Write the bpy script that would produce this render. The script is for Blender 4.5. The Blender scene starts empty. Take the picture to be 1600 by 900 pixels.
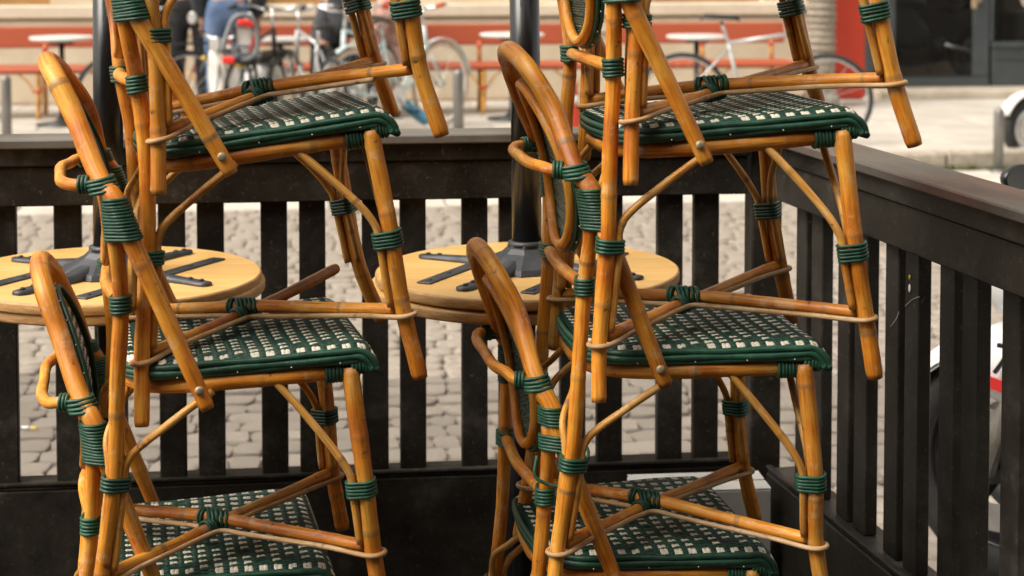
import bpy, math, random
import numpy as np
from mathutils import Vector, Matrix, Euler

sc = bpy.context.scene
COL = sc.collection
rad = math.radians

# ------------------------------------------------------------------ camera
FPX = 2650.0                       # focal length in photo pixels (1600 wide)
EYE = 1.4227
PITCH = rad(2.76)
cam_d = bpy.data.cameras.new('camera')
cam = bpy.data.objects.new('camera', cam_d)
COL.objects.link(cam)
cam.location = (0, 0, EYE)
cam.rotation_euler = (rad(90) - PITCH, 0, 0)
cam_d.sensor_fit = 'HORIZONTAL'
cam_d.sensor_width = 36.0
cam_d.lens = FPX / 1600 * 36
cam_d.shift_y = -(450 - (-95 + FPX * math.tan(PITCH))) / 1600
cam_d.clip_start = 0.05
cam_d.clip_end = 600
cam_d.dof.use_dof = True
cam_d.dof.focus_distance = 2.85
cam_d.dof.aperture_fstop = 5.6
sc.camera = cam

# ------------------------------------------------------------------ sky and sun (bright overcast)
SUN_EL, SUN_AZ = 52.0, -116.0       # azimuth measured from +Y (view direction) towards +X
w = bpy.data.worlds.new('World'); sc.world = w; w.use_nodes = True
nt = w.node_tree
sky = nt.nodes.new('ShaderNodeTexSky'); sky.sky_type = 'NISHITA'; sky.sun_disc = False
sky.sun_elevation = rad(SUN_EL); sky.sun_rotation = rad(SUN_AZ)
sky.air_density = 1.0; sky.dust_density = 4.0; sky.ozone_density = 1.0
hs = nt.nodes.new('ShaderNodeHueSaturation'); hs.inputs['Saturation'].default_value = 0.12
tint = nt.nodes.new('ShaderNodeMix'); tint.data_type = 'RGBA'; tint.blend_type = 'MULTIPLY'
tint.inputs[0].default_value = 1.0; tint.inputs[7].default_value = (1.0, 0.95, 0.865, 1)
nt.links.new(sky.outputs[0], hs.inputs['Color'])
nt.links.new(hs.outputs[0], tint.inputs[6])
bg = nt.nodes['Background']; bg.inputs['Strength'].default_value = 0.15
nt.links.new(tint.outputs[2], bg.inputs['Color'])

sd = bpy.data.lights.new('sun', 'SUN'); sd.energy = 1.5; sd.angle = rad(40); sd.color = (1.0, 0.95, 0.87)
so = bpy.data.objects.new('sun', sd); COL.objects.link(so)
_a, _e = rad(SUN_AZ), rad(SUN_EL)
_to = Vector((math.sin(_a) * math.cos(_e), math.cos(_a) * math.cos(_e), math.sin(_e)))
so.rotation_euler = (-_to).to_track_quat('-Z', 'Y').to_euler()

sc.view_settings.view_transform = 'Standard'
sc.view_settings.look = 'None'
sc.view_settings.gamma = 1.0
sc.view_settings.exposure = 0.96
sc.render.engine = 'CYCLES'
sc.cycles.use_denoising = True
sc.cycles.max_bounces = 6
sc.cycles.diffuse_bounces = 3
sc.cycles.glossy_bounces = 3
sc.cycles.transmission_bounces = 4
sc.cycles.caustics_reflective = False
sc.cycles.caustics_refractive = False

# ------------------------------------------------------------------ helpers
rnd = random.Random(7)
V = Vector


def tag(o, label=None, cat=None, group=None, kind=None):
    if label: o['label'] = label
    if cat: o['category'] = cat
    if group: o['group'] = group
    if kind: o['kind'] = kind
    return o


def empty(name, loc=(0, 0, 0), rot=(0, 0, 0), parent=None):
    o = bpy.data.objects.new(name, None)
    o.empty_display_size = .05
    o.location = loc; o.rotation_euler = rot
    COL.objects.link(o)
    if parent: o.parent = parent
    return o


def link(name, me, parent=None, loc=None, rot=None):
    o = bpy.data.objects.new(name, me)
    COL.objects.link(o)
    if parent is not None: o.parent = parent
    if loc is not None: o.location = loc
    if rot is not None: o.rotation_euler = rot
    return o


def crom(pts, step, closed=False):
    """smooth curve through pts, sampled about every step metres"""
    P = [np.array(p, float) for p in pts]
    n = len(P)
    out = []
    if n == 2 and not closed:
        m = max(2, int(np.linalg.norm(P[1] - P[0]) / step) + 1)
        return np.array([P[0] + (P[1] - P[0]) * i / m for i in range(m + 1)])
    rng = range(n) if closed else range(n - 1)
    for i in rng:
        p1, p2 = P[i], P[(i + 1) % n]
        p0 = P[(i - 1) % n] if (closed or i > 0) else p1 * 2 - p2
        p3 = P[(i + 2) % n] if (closed or i < n - 2) else p2 * 2 - p1
        d1 = max(1e-6, np.linalg.norm(p1 - p0) ** .5); d2 = max(1e-6, np.linalg.norm(p2 - p1) ** .5); d3 = max(1e-6, np.linalg.norm(p3 - p2) ** .5)
        t0, t1 = 0, d1; t2 = t1 + d2; t3 = t2 + d3
        m = max(2, int(np.linalg.norm(p2 - p1) / step))
        for k in range(m):
            t = t1 + (t2 - t1) * k / m
            A1 = (t1 - t) / (t1 - t0) * p0 + (t - t0) / (t1 - t0) * p1
            A2 = (t2 - t) / (t2 - t1) * p1 + (t - t1) / (t2 - t1) * p2
            A3 = (t3 - t) / (t3 - t2) * p2 + (t - t2) / (t3 - t2) * p3
            B1 = (t2 - t) / (t2 - t0) * A1 + (t - t0) / (t2 - t0) * A2
            B2 = (t3 - t) / (t3 - t1) * A2 + (t - t1) / (t3 - t1) * A3
            out.append((t2 - t) / (t2 - t1) * B1 + (t - t1) / (t2 - t1) * B2)
    if not closed: out.append(P[-1])
    return np.array(out)


class MB:
    """mesh builder with material slots, uv (metres along, metres around) and a float attribute"""
    def __init__(s):
        s.v = []; s.f = []; s.m = []; s.uv = []; s.sm = []; s.at = []; s.has_at = False
    def add(s, verts, faces, mat=0, smooth=False, uvs=None, attr=None):
        b = len(s.v)
        s.v.extend([tuple(map(float, p)) for p in verts])
        s.at.extend(attr if attr is not None else [0.0] * len(verts))
        if attr is not None: s.has_at = True
        for i, f in enumerate(faces):
            s.f.append(tuple(b + k for k in f)); s.m.append(mat); s.sm.append(smooth)
            s.uv.extend(uvs[i] if uvs is not None else [(0, 0)] * len(f))
        return s
    def box(s, c, d, mat=0, rz=0.0, bev=0.0, M=None):
        """box centre c, full size d, optionally chamfered"""
        x, y, z = d[0] / 2, d[1] / 2, d[2] / 2
        if bev <= 0:
            vs = [(-x, -y, -z), (x, -y, -z), (x, y, -z), (-x, y, -z), (-x, -y, z), (x, -y, z), (x, y, z), (-x, y, z)]
            fs = [(0, 3, 2, 1), (4, 5, 6, 7), (0, 1, 5, 4), (1, 2, 6, 5), (2, 3, 7, 6), (3, 0, 4, 7)]
        else:
            b = min(bev, x * .9, y * .9, z * .9)
            vs = []
            for sx in (-1, 1):
                for sy in (-1, 1):
                    for sz in (-1, 1):
                        vs.append((sx * (x - b), sy * (y - b), sz * z))
                        vs.append((sx * (x - b), sy * y, sz * (z - b)))
                        vs.append((sx * x, sy * (y - b), sz * (z - b)))
            def I(sx, sy, sz, k): return ((sx > 0) * 4 + (sy > 0) * 2 + (sz > 0)) * 3 + k
            fs = []
            for sz in (-1, 1):
                q = [I(-1, -1, sz, 0), I(1, -1, sz, 0), I(1, 1, sz, 0), I(-1, 1, sz, 0)]
                fs.append(q if sz > 0 else q[::-1])
            for sy in (-1, 1):
                q = [I(-1, sy, -1, 1), I(1, sy, -1, 1), I(1, sy, 1, 1), I(-1, sy, 1, 1)]
                fs.append(q if sy < 0 else q[::-1])
            for sx in (-1, 1):
                q = [I(sx, -1, -1, 2), I(sx, 1, -1, 2), I(sx, 1, 1, 2), I(sx, -1, 1, 2)]
                fs.append(q if sx > 0 else q[::-1])
            for sx in (-1, 1):
                for sy in (-1, 1):
                    q = [I(sx, sy, -1, 1), I(sx, sy, -1, 2), I(sx, sy, 1, 2), I(sx, sy, 1, 1)]
                    fs.append(q if sx * sy < 0 else q[::-1])
                for sz in (-1, 1):
                    q = [I(sx, -1, sz, 0), I(sx, -1, sz, 2), I(sx, 1, sz, 2), I(sx, 1, sz, 0)]
                    fs.append(q if sx * sz < 0 else q[::-1])
            for sy in (-1, 1):
                for sz in (-1, 1):
                    q = [I(-1, sy, sz, 0), I(-1, sy, sz, 1), I(1, sy, sz, 1), I(1, sy, sz, 0)]
                    fs.append(q if sy * sz > 0 else q[::-1])
            for sx in (-1, 1):
                for sy in (-1, 1):
                    for sz in (-1, 1):
                        t = [I(sx, sy, sz, 0), I(sx, sy, sz, 1), I(sx, sy, sz, 2)]
                        fs.append(t if sx * sy * sz < 0 else t[::-1])
        cs, sn = math.cos(rz), math.sin(rz)
        if M is not None:
            vs = [tuple(M @ V(p)) for p in vs]
        vs = [(c[0] + p[0] * cs - p[1] * sn, c[1] + p[0] * sn + p[1] * cs, c[2] + p[2]) for p in vs]
        return s.add(vs, fs, mat)
    def tube(s, pts, r, sides=10, mat=0, closed=False, cap=True, ring=None, flat=(1, 1), v0=0.0):
        """r: number or list per point; ring: attr list per point"""
        P = np.asarray(pts, float); n = len(P)
        R = np.full(n, r, float) if np.isscalar(r) else np.asarray(r, float)
        T = np.zeros_like(P)
        if closed:
            T = np.roll(P, -1, 0) - np.roll(P, 1, 0)
        else:
            T[1:-1] = P[2:] - P[:-2]; T[0] = P[1] - P[0]; T[-1] = P[-1] - P[-2]
        T /= np.maximum(1e-9, np.linalg.norm(T, axis=1))[:, None]
        ref = np.array([0, 0, 1.0]) if abs(T[0, 2]) < .9 else np.array([1.0, 0, 0])
        N = np.zeros_like(P)
        nrm = ref - T[0] * (ref @ T[0]); nrm /= np.linalg.norm(nrm); N[0] = nrm
        for i in range(1, n):
            nrm = N[i - 1] - T[i] * (N[i - 1] @ T[i]); nrm /= max(1e-9, np.linalg.norm(nrm)); N[i] = nrm
        B = np.cross(T, N)
        if closed:   # untwist
            q = N[-1] - T[0] * (N[-1] @ T[0]); q /= max(1e-9, np.linalg.norm(q))
            ang = math.atan2(q @ B[0], q @ N[0])
            for i in range(n):
                a = -ang * i / n
                N[i], B[i] = N[i] * math.cos(a) + B[i] * math.sin(a), -N[i] * math.sin(a) + B[i] * math.cos(a)
        ang = np.linspace(0, 2 * np.pi, sides, endpoint=False)
        ca, sa = np.cos(ang) * flat[0], np.sin(ang) * flat[1]
        vs = (P[:, None, :] + R[:, None, None] * (ca[None, :, None] * N[:, None, :] + sa[None, :, None] * B[:, None, :])).reshape(-1, 3)
        L = np.concatenate([[0], np.cumsum(np.linalg.norm(np.diff(P, axis=0), axis=1))]) + v0
        circ = 2 * math.pi * float(R.mean())
        fs = []; uv = []
        m = n if closed else n - 1
        for i in range(m):
            j = (i + 1) % n
            l0, l1 = L[i], (L[j] if j else L[i] + .01)
            for k in range(sides):
                k2 = (k + 1) % sides
                fs.append((i * sides + k, i * sides + k2, j * sides + k2, j * sides + k))
                a0, a1 = circ * k / sides, circ * (k + 1) / sides
                uv.append([(l0, a0), (l0, a1), (l1, a1), (l1, a0)])
        at = None
        if ring is not None:
            at = list(np.repeat(np.asarray(ring, float), sides))
        if cap and not closed:
            fs.append(tuple(range(sides))[::-1]); uv.append([(0.5, 0.0)] * sides)
            fs.append(tuple((n - 1) * sides + k for k in range(sides))); uv.append([(0.5, 0.0)] * sides)
        b = len(s.f)
        s.add(vs, fs, mat, True, uv, at)
        if cap and not closed:
            s.sm[-1] = False; s.sm[-2] = False
        return s
    def lathe(s, prof, c=(0, 0, 0), sides=24, mat=0, M=None, smooth=True):
        """prof: list of (radius, z)"""
        vs = []
        for (r, z) in prof:
            for k in range(sides):
                a = 2 * math.pi * k / sides
                vs.append(V((r * math.cos(a), r * math.sin(a), z)))
        if M is not None: vs = [M @ p for p in vs]
        vs = [(p[0] + c[0], p[1] + c[1], p[2] + c[2]) for p in vs]
        fs = []
        for i in range(len(prof) - 1):
            for k in range(sides):
                k2 = (k + 1) % sides
                fs.append((i * sides + k, i * sides + k2, (i + 1) * sides + k2, (i + 1) * sides + k))
        b = len(s.f)
        s.add(vs, fs, mat, smooth)
        caps = []
        if prof[0][0] > 1e-5: caps.append(tuple(range(sides))[::-1])
        if prof[-1][0] > 1e-5: caps.append(tuple((len(prof) - 1) * sides + k for k in range(sides)))
        base = len(s.v) - len(vs)
        for f in caps:
            s.f.append(tuple(base + k for k in f)); s.m.append(mat); s.sm.append(False); s.uv.extend([(0, 0)] * len(f))
        return s
    def prism(s, pts, axis, t, mat=0):
        """closed outline pts (3-D, planar) extruded by vector axis*t"""
        n = len(pts); a = V(axis) * t
        vs = [V(p) for p in pts] + [V(p) + a for p in pts]
        fs = [tuple(range(n)), tuple(range(2 * n - 1, n - 1, -1))] + [(i, i + n, (i + 1) % n + n, (i + 1) % n) for i in range(n)]
        return s.add([tuple(p) for p in vs], fs, mat)
    def mesh(s, name, mats):
        me = bpy.data.meshes.new(name)
        me.from_pydata(s.v, [], s.f)
        if not isinstance(mats, (list, tuple)): mats = [mats]
        for m in mats: me.materials.append(m)
        me.polygons.foreach_set('material_index', s.m)
        me.polygons.foreach_set('use_smooth', s.sm)
        uvl = me.uv_layers.new(name='uv')
        uvl.data.foreach_set('uv', np.asarray(s.uv, np.float32).ravel())
        if s.has_at:
            a = me.attributes.new('ring', 'FLOAT', 'POINT')
            a.data.foreach_set('value', np.asarray(s.at, np.float32))
        me.update()
        return me
    def build(s, name, mats, parent=None, loc=None, rot=None):
        return link(name, s.mesh(name, mats), parent, loc, rot)


# ------------------------------------------------------------------ materials
MATS = {}


def mat(name, col=(.5, .5, .5), rough=.6, metal=0.0, spec=.5):
    m = bpy.data.materials.new(name); m.use_nodes = True
    b = m.node_tree.nodes['Principled BSDF']
    b.inputs['Base Color'].default_value = (*col, 1)
    b.inputs['Roughness'].default_value = rough
    b.inputs['Metallic'].default_value = metal
    b.inputs['Specular IOR Level'].default_value = spec
    MATS[name] = m
    return m


def N(m, typ, **kw):
    n = m.node_tree.nodes.new(typ)
    for k, v in kw.items():
        if k in n.inputs: n.inputs[k].default_value = v
        else: setattr(n, k, v)
    return n


def L(m, a, b): m.node_tree.links.new(a, b)


def bsdf(m): return m.node_tree.nodes['Principled BSDF']


def ramp(m, stops):
    r = m.node_tree.nodes.new('ShaderNodeValToRGB')
    e = r.color_ramp.elements
    while len(e) < len(stops): e.new(.5)
    for i, (p, c) in enumerate(stops):
        e[i].position = p; e[i].color = (*c, 1) if len(c) == 3 else c
    return r


def noisy(name, c1, c2, scale=8, rough=(.5, .7), bump=0.0, bscale=None, detail=6, metal=0, coord='Object', stretch=(1, 1, 1), lo=.35, hi=.65, rnd_amt=0.0, spec=.5):
    """two-tone procedural surface with fine relief and a different tone for every object"""
    m = mat(name, c1, rough[0], metal, spec)
    tc = N(m, 'ShaderNodeTexCoord'); mp = N(m, 'ShaderNodeMapping'); mp.inputs['Scale'].default_value = stretch
    oi = N(m, 'ShaderNodeObjectInfo')
    off = N(m, 'ShaderNodeVectorMath', operation='MULTIPLY_ADD')
    off.inputs[1].default_value = (7.3, 3.1, 5.7)
    cmb = N(m, 'ShaderNodeCombineXYZ')
    for k in range(3): L(m, oi.outputs['Random'], cmb.inputs[k])
    L(m, cmb.outputs[0], off.inputs[0]); L(m, tc.outputs[coord], off.inputs[2])
    L(m, off.outputs[0], mp.inputs[0])
    nz = N(m, 'ShaderNodeTexNoise', Scale=scale, Detail=detail, Roughness=.62)
    L(m, mp.outputs[0], nz.inputs['Vector'])
    rp = ramp(m, [(lo, c1), (hi, c2)])
    L(m, nz.outputs[0], rp.inputs[0])
    out = rp.outputs[0]
    if rnd_amt:
        h = N(m, 'ShaderNodeHueSaturation')
        mr = N(m, 'ShaderNodeMapRange'); mr.inputs[3].default_value = 1 - rnd_amt; mr.inputs[4].default_value = 1 + rnd_amt
        L(m, oi.outputs['Random'], mr.inputs[0]); L(m, mr.outputs[0], h.inputs['Value']); L(m, out, h.inputs['Color'])
        out = h.outputs[0]
    L(m, out, bsdf(m).inputs['Base Color'])
    rr = N(m, 'ShaderNodeMapRange'); rr.inputs[3].default_value = rough[0]; rr.inputs[4].default_value = rough[1]
    L(m, nz.outputs[0], rr.inputs[0]); L(m, rr.outputs[0], bsdf(m).inputs['Roughness'])
    if bump:
        n2 = N(m, 'ShaderNodeTexNoise', Scale=bscale or scale * 4, Detail=5)
        L(m, mp.outputs[0], n2.inputs['Vector'])
        bp = N(m, 'ShaderNodeBump', Strength=1.0, Distance=bump)
        L(m, n2.outputs[0], bp.inputs['Height']); L(m, bp.outputs[0], bsdf(m).inputs['Normal'])
    return m


def cane_material(name, light, mid, dark, rough=.40):
    """varnished rattan: streaks along the pole, darker joints, scuffs; uv is in metres"""
    m = mat(name, mid, rough)
    uv = N(m, 'ShaderNodeUVMap'); uv.uv_map = 'uv'
    oi = N(m, 'ShaderNodeObjectInfo')
    cmb = N(m, 'ShaderNodeCombineXYZ')
    L(m, oi.outputs['Random'], cmb.inputs[0]); L(m, oi.outputs['Random'], cmb.inputs[1]); L(m, oi.outputs['Random'], cmb.inputs[2])
    off = N(m, 'ShaderNodeVectorMath', operation='MULTIPLY_ADD'); off.inputs[1].default_value = (9.1, 4.7, 13.0)
    L(m, cmb.outputs[0], off.inputs[0]); L(m, uv.outputs[0], off.inputs[2])
    def noise(scale, stretch, detail=4, rough_=.55):
        mp = N(m, 'ShaderNodeMapping'); mp.inputs['Scale'].default_value = stretch
        L(m, off.outputs[0], mp.inputs[0])
        n = N(m, 'ShaderNodeTexNoise', Scale=scale, Detail=detail, Roughness=rough_)
        L(m, mp.outputs[0], n.inputs['Vector']); return n
    big = noise(9, (1, 1.5, 1), 3)
    r1 = ramp(m, [(.30, dark), (.45, mid), (.66, light)])
    L(m, big.outputs[0], r1.inputs[0])
    streak = noise(60, (.25, 4, 1), 4)
    r2 = ramp(m, [(.34, (.66, .56, .44)), (.48, (.95, .93, .90)), (.66, (1.12, 1.12, 1.08))])
    L(m, streak.outputs[0], r2.inputs[0])
    mul = N(m, 'ShaderNodeMix', data_type='RGBA', blend_type='MULTIPLY'); mul.inputs[0].default_value = 1
    L(m, r1.outputs[0], mul.inputs[6]); L(m, r2.outputs[0], mul.inputs[7])
    # scorch marks and grime spots
    sp = noise(34, (1, 1, 1), 5, .7)
    r3 = ramp(m, [(.635, (0, 0, 0)), (.70, (.9, .9, .9))])
    L(m, sp.outputs[0], r3.inputs[0])
    mx = N(m, 'ShaderNodeMix', data_type='RGBA'); mx.inputs[7].default_value = (.085, .036, .012, 1)
    L(m, r3.outputs[0], mx.inputs[0]); L(m, mul.outputs[2], mx.inputs[6])
    # bleached scuffs
    sf = noise(22, (1.2, 1, 1), 6, .75)
    r4 = ramp(m, [(.56, (0, 0, 0)), (.64, (.40, .40, .40))])
    L(m, sf.outputs[0], r4.inputs[0])
    mx4 = N(m, 'ShaderNodeMix', data_type='RGBA'); mx4.inputs[7].default_value = (.66, .50, .30, 1)
    L(m, r4.outputs[0], mx4.inputs[0]); L(m, mx.outputs[2], mx4.inputs[6])
    at = N(m, 'ShaderNodeAttribute'); at.attribute_name = 'ring'
    rn = noise(70, (1, 1, 1), 3)
    rm = N(m, 'ShaderNodeMath', operation='MULTIPLY_ADD'); rm.inputs[1].default_value = 1.2; rm.inputs[2].default_value = .35
    L(m, rn.outputs[0], rm.inputs[0])
    rmul = N(m, 'ShaderNodeMath', operation='MULTIPLY', use_clamp=True)
    L(m, at.outputs['Fac'], rmul.inputs[0]); L(m, rm.outputs[0], rmul.inputs[1])
    mx2 = N(m, 'ShaderNodeMix', data_type='RGBA'); mx2.inputs[7].default_value = (.25, .14, .055, 1)
    L(m, rmul.outputs[0], mx2.inputs[0]); L(m, mx4.outputs[2], mx2.inputs[6])
    hv = N(m, 'ShaderNodeHueSaturation')
    mr = N(m, 'ShaderNodeMapRange'); mr.inputs[3].default_value = .74; mr.inputs[4].default_value = 1.16
    L(m, oi.outputs['Random'], mr.inputs[0]); L(m, mr.outputs[0], hv.inputs['Value']); L(m, mx2.outputs[2], hv.inputs['Color'])
    L(m, hv.outputs[0], bsdf(m).inputs['Base Color'])
    rr = N(m, 'ShaderNodeMapRange'); rr.inputs[3].default_value = rough - .08; rr.inputs[4].default_value = rough + .22
    L(m, sf.outputs[0], rr.inputs[0]); L(m, rr.outputs[0], bsdf(m).inputs['Roughness'])
    bp = N(m, 'ShaderNodeBump', Strength=.6, Distance=.0012); L(m, streak.outputs[0], bp.inputs['Height'])
    L(m, bp.outputs[0], bsdf(m).inputs['Normal'])
    return m


CANE = cane_material('varnished_cane', (.73, .345, .046), (.62, .215, .0135), (.42, .105, .006))
THIN = cane_material('thin_cane', (.72, .40, .11), (.62, .285, .045), (.42, .15, .018), .42)
CORD = cane_material('cord_cane', (.62, .42, .24), (.52, .31, .135), (.36, .18, .06), .5)
GREEN = noisy('green_binding', (.008, .046, .026), (.017, .084, .046), 60, (.34, .52), .0006, 300, rnd_amt=.25)
WEAVE = noisy('green_weave', (.008, .038, .025), (.015, .066, .043), 90, (.24, .40), .0004, 400)
CREAM = noisy('cream_weave', (.60, .53, .41), (.80, .74, .61), 120, (.4, .6), 0)
SCREW = noisy('screw_metal', (.26, .20, .12), (.44, .35, .22), 200, (.45, .6), 0, metal=.35)

# ------------------------------------------------------------------ the street, pavement and terrace floor
STREET_Z = -0.20
PAVE_Z = -0.08
SD = rad(6.6)                                            # the street runs 6.6 degrees off the picture plane
E1 = np.array([math.cos(SD), math.sin(SD)])              # along the street
E2 = np.array([-math.sin(SD), math.cos(SD)])             # across it, away from the camera


def st(a, b, z=0.0):
    """street frame: a metres along, b metres across (at a=0 this is the viewing axis)"""
    p = E1 * a + E2 * b
    return (p[0], p[1], z)


DIRT = noisy('joint_sand', (.17, .142, .115), (.26, .22, .18), 30, (.85, .95), .004, 120)
COB = noisy('cobble_stone', (.20, .165, .132), (.30, .26, .217), 22, (.6, .85), .004, 90, rnd_amt=.12, lo=.3, hi=.7)
GUT = noisy('gutter_stone', (.44, .40, .34), (.55, .51, .45), 6, (.6, .8), .002, 60, rnd_amt=.06)
KERB = noisy('kerb_granite', (.26, .22, .17), (.40, .35, .28), 12, (.6, .8), .003, 80, rnd_amt=.1)
MOSS = noisy('moss', (.045, .055, .012), (.10, .10, .035), 60, (.8, .95), .004, 200)
SLAB = noisy('pavement_slab', (.40, .365, .315), (.52, .48, .425), 2.2, (.6, .8), .0015, 90, rnd_amt=.07)

g = MB(); g.add([(-150, -60, STREET_Z - .0145), (150, -60, STREET_Z - .0145), (150, 260, STREET_Z - .0145), (-150, 260, STREET_Z - .0145)], [(0, 1, 2, 3)])
tag(g.build('street', DIRT), kind='structure')

# cobbles: one thin pillow-shaped stone in ten variants, laid in uneven rows
def cobble(seed):
    r = random.Random(seed)
    n = 5
    e = r.uniform(4.0, 8.0)
    vs = []
    sk = r.uniform(-.22, .22); tx = r.uniform(-.16, .16)
    for ring_, (s, h) in enumerate([(1.0, -.9), (1.0, .30), (.95, .92), (.62, 1.0)]):
        for k in range(12):
            a = 2 * math.pi * (k + .5) / 12
            c, s_ = math.cos(a), math.sin(a)
            q = (abs(c) ** e + abs(s_) ** e) ** (-1 / e) * .5 * s
            x, y = c * q, s_ * q
            x2 = x + sk * y; y2 = y * (1 + tx * x * 2)
            vs.append((x2 + r.uniform(-.02, .02) * (ring_ > 0), y2 + r.uniform(-.02, .02) * (ring_ > 0), h + r.uniform(-.12, .12) * (ring_ > 1)))
    vs.append((0, 0, 1.0 + r.uniform(-.1, .1)))
    fs = []
    for i in range(3):
        for k in range(12):
            k2 = (k + 1) % 12
            fs.append((i * 12 + k, i * 12 + k2, (i + 1) * 12 + k2, (i + 1) * 12 + k))
    for k in range(12): fs.append((36 + k, 36 + (k + 1) % 12, 48))
    return vs, fs


COBS = [cobble(100 + i) for i in range(10)]
COBM = []
for (cv, cf) in COBS:
    b = MB(); b.add(cv, cf, 0, True); COBM.append(b.mesh('cobble', COB))
cobblestones = tag(empty('cobbled_street', (0, 6, STREET_Z)), 'pale uneven cobblestones of the street behind the black fence', 'cobbles', kind='structure')
del cobblestones['label'], cobblestones['category']
near = []; rest = MB()
r_ = random.Random(21)
bb = 3.75
row = 0
while bb < 10.2:
    d = r_.uniform(.098, .135)
    a = -4.4 + r_.uniform(0, .12)
    while a < 4.6:
        ln = r_.uniform(.085, .165)
        wob = .035 * math.sin(a * 1.1 + row * .35) + .02 * math.sin(a * 2.7 + row)
        near.append((a + ln / 2, bb + d / 2 + wob, ln - .005, d - .005, r_.uniform(-.05, .05), r_.randrange(10), r_.uniform(.0090, .0125)))
        a += ln
    bb += d; row += 1
vis = []
for i, q in enumerate(near):
    p = st(q[0], q[1])
    u = 800 + FPX * p[0] / p[1]
    vis.append((0 if (-20 < u < 1620 and p[1] > 4.95) else 1, p[1], i))
vis.sort()
single = set(i for (_, _, i) in vis[:300])
cobblestones.location = (0, 0, 0)
for i, (a, b2, ln, dp, rz, k, h) in enumerate(near):
    p = st(a, b2, STREET_Z - .0105)
    if i in single:
        o = link('cobble', COBM[k], cobblestones, p, (r_.uniform(-.012, .012), r_.uniform(-.012, .012), SD + rz))
        o.scale = (ln, dp, h)
    else:
        cs, sn = math.cos(SD + rz), math.sin(SD + rz)
        cv, cf = COBS[k]
        rest.add([(p[0] + x * ln * cs - y * dp * sn, p[1] + x * ln * sn + y * dp * cs, p[2] + z * h) for x, y, z in cv], cf, 0, True)
o = rest.build('distant_cobbles', COB, cobblestones); tag(o, kind='stuff')

# smooth gutter strip of long stones, kerb, and slabbed pavement on the far side
gut = tag(empty('gutter_strip', (0, 0, 0)), kind='structure')
a = -7.0
while a < 8:
    ln = r_.uniform(.7, 1.0)
    for row_, (b0, b1) in enumerate([(10.22, 10.62), (10.63, 11.03), (11.04, 11.42)]):
        b = MB(); b.box((0, 0, 0), (ln - .012, b1 - b0 - .012, .06), bev=.008)
        b.build('gutter_stone', GUT, gut, st(a + ln / 2 + row_ * .31, (b0 + b1) / 2, STREET_Z - .03 + r_.uniform(-.003, .003)), (0, 0, SD))
    a += ln
kerb = tag(empty('kerb', (0, 0, 0)), kind='structure')
a = -7.2
while a < 8.2:
    ln = r_.uniform(.85, 1.15)
    b = MB(); b.box((0, 0, 0), (ln - .01, .14, .22), bev=.015)
    b.build('kerb_stone', KERB, kerb, st(a + ln / 2, 11.52, PAVE_Z - .105 + r_.uniform(-.004, .004)), (0, 0, SD + r_.uniform(-.004, .004)))
    a += ln
b = MB()
for i in range(420):
    a = r_.uniform(1.5, 6); s = r_.uniform(.01, .035)
    p = st(a, 11.44 - r_.uniform(0, .03), STREET_Z + r_.uniform(-.005, .03) * r_.random())
    b.lathe([(s, 0), (s * .8, s * .35), (s * .3, s * .55)], p, 6, M=Matrix.Rotation(r_.uniform(0, 3), 3, 'Z'))
tag(b.build('moss', MOSS), 'low green moss along the foot of the far kerb', 'moss', kind='stuff')
pave = tag(empty('pavement', (0, 0, 0)), kind='structure')
b = MB(); b.box((0, 0, 0), (60, 6.2, .1)); b.build('bedding', DIRT, pave, st(0, 14.7, PAVE_Z - .065), (0, 0, SD))
bq = 11.6; ri = 0
while bq < 15.75:
    dq = .52
    a = -7 + (ri % 2) * .4
    while a < 8:
        ln = .80
        b = MB(); b.box((0, 0, 0), (ln - .010, dq - .010, .05), bev=.004)
        b.build('paving_slab', SLAB, pave, st(a + ln / 2, bq + dq / 2, PAVE_Z - .024 + r_.uniform(-.0025, .0025)), (0, 0, SD))
        a += ln
    bq += dq; ri += 1

DECK = noisy('deck_board', (.020, .016, .013), (.045, .037, .030), 5, (.6, .8), .0015, 60, stretch=(1, 8, 1), rnd_amt=.15)
deck = tag(empty('terrace_floor', (0, 0, 0)), kind='structure')
b = MB(); b.box((0, 0, 0), (3.2, 6.0, .14)); b.build('platform', DECK, deck, (-.35, .75, -.105), (0, 0, SD))
for i in range(22):
    b = MB(); b.box((0, 0, 0), (3.2, .138, .03), bev=.003)
    q = np.array([-.72, .0]) + E2 * (3.62 - i * .143)
    b.build('deck_board', DECK, deck, (q[0] + .25, q[1], -.016), (0, 0, SD))

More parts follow.
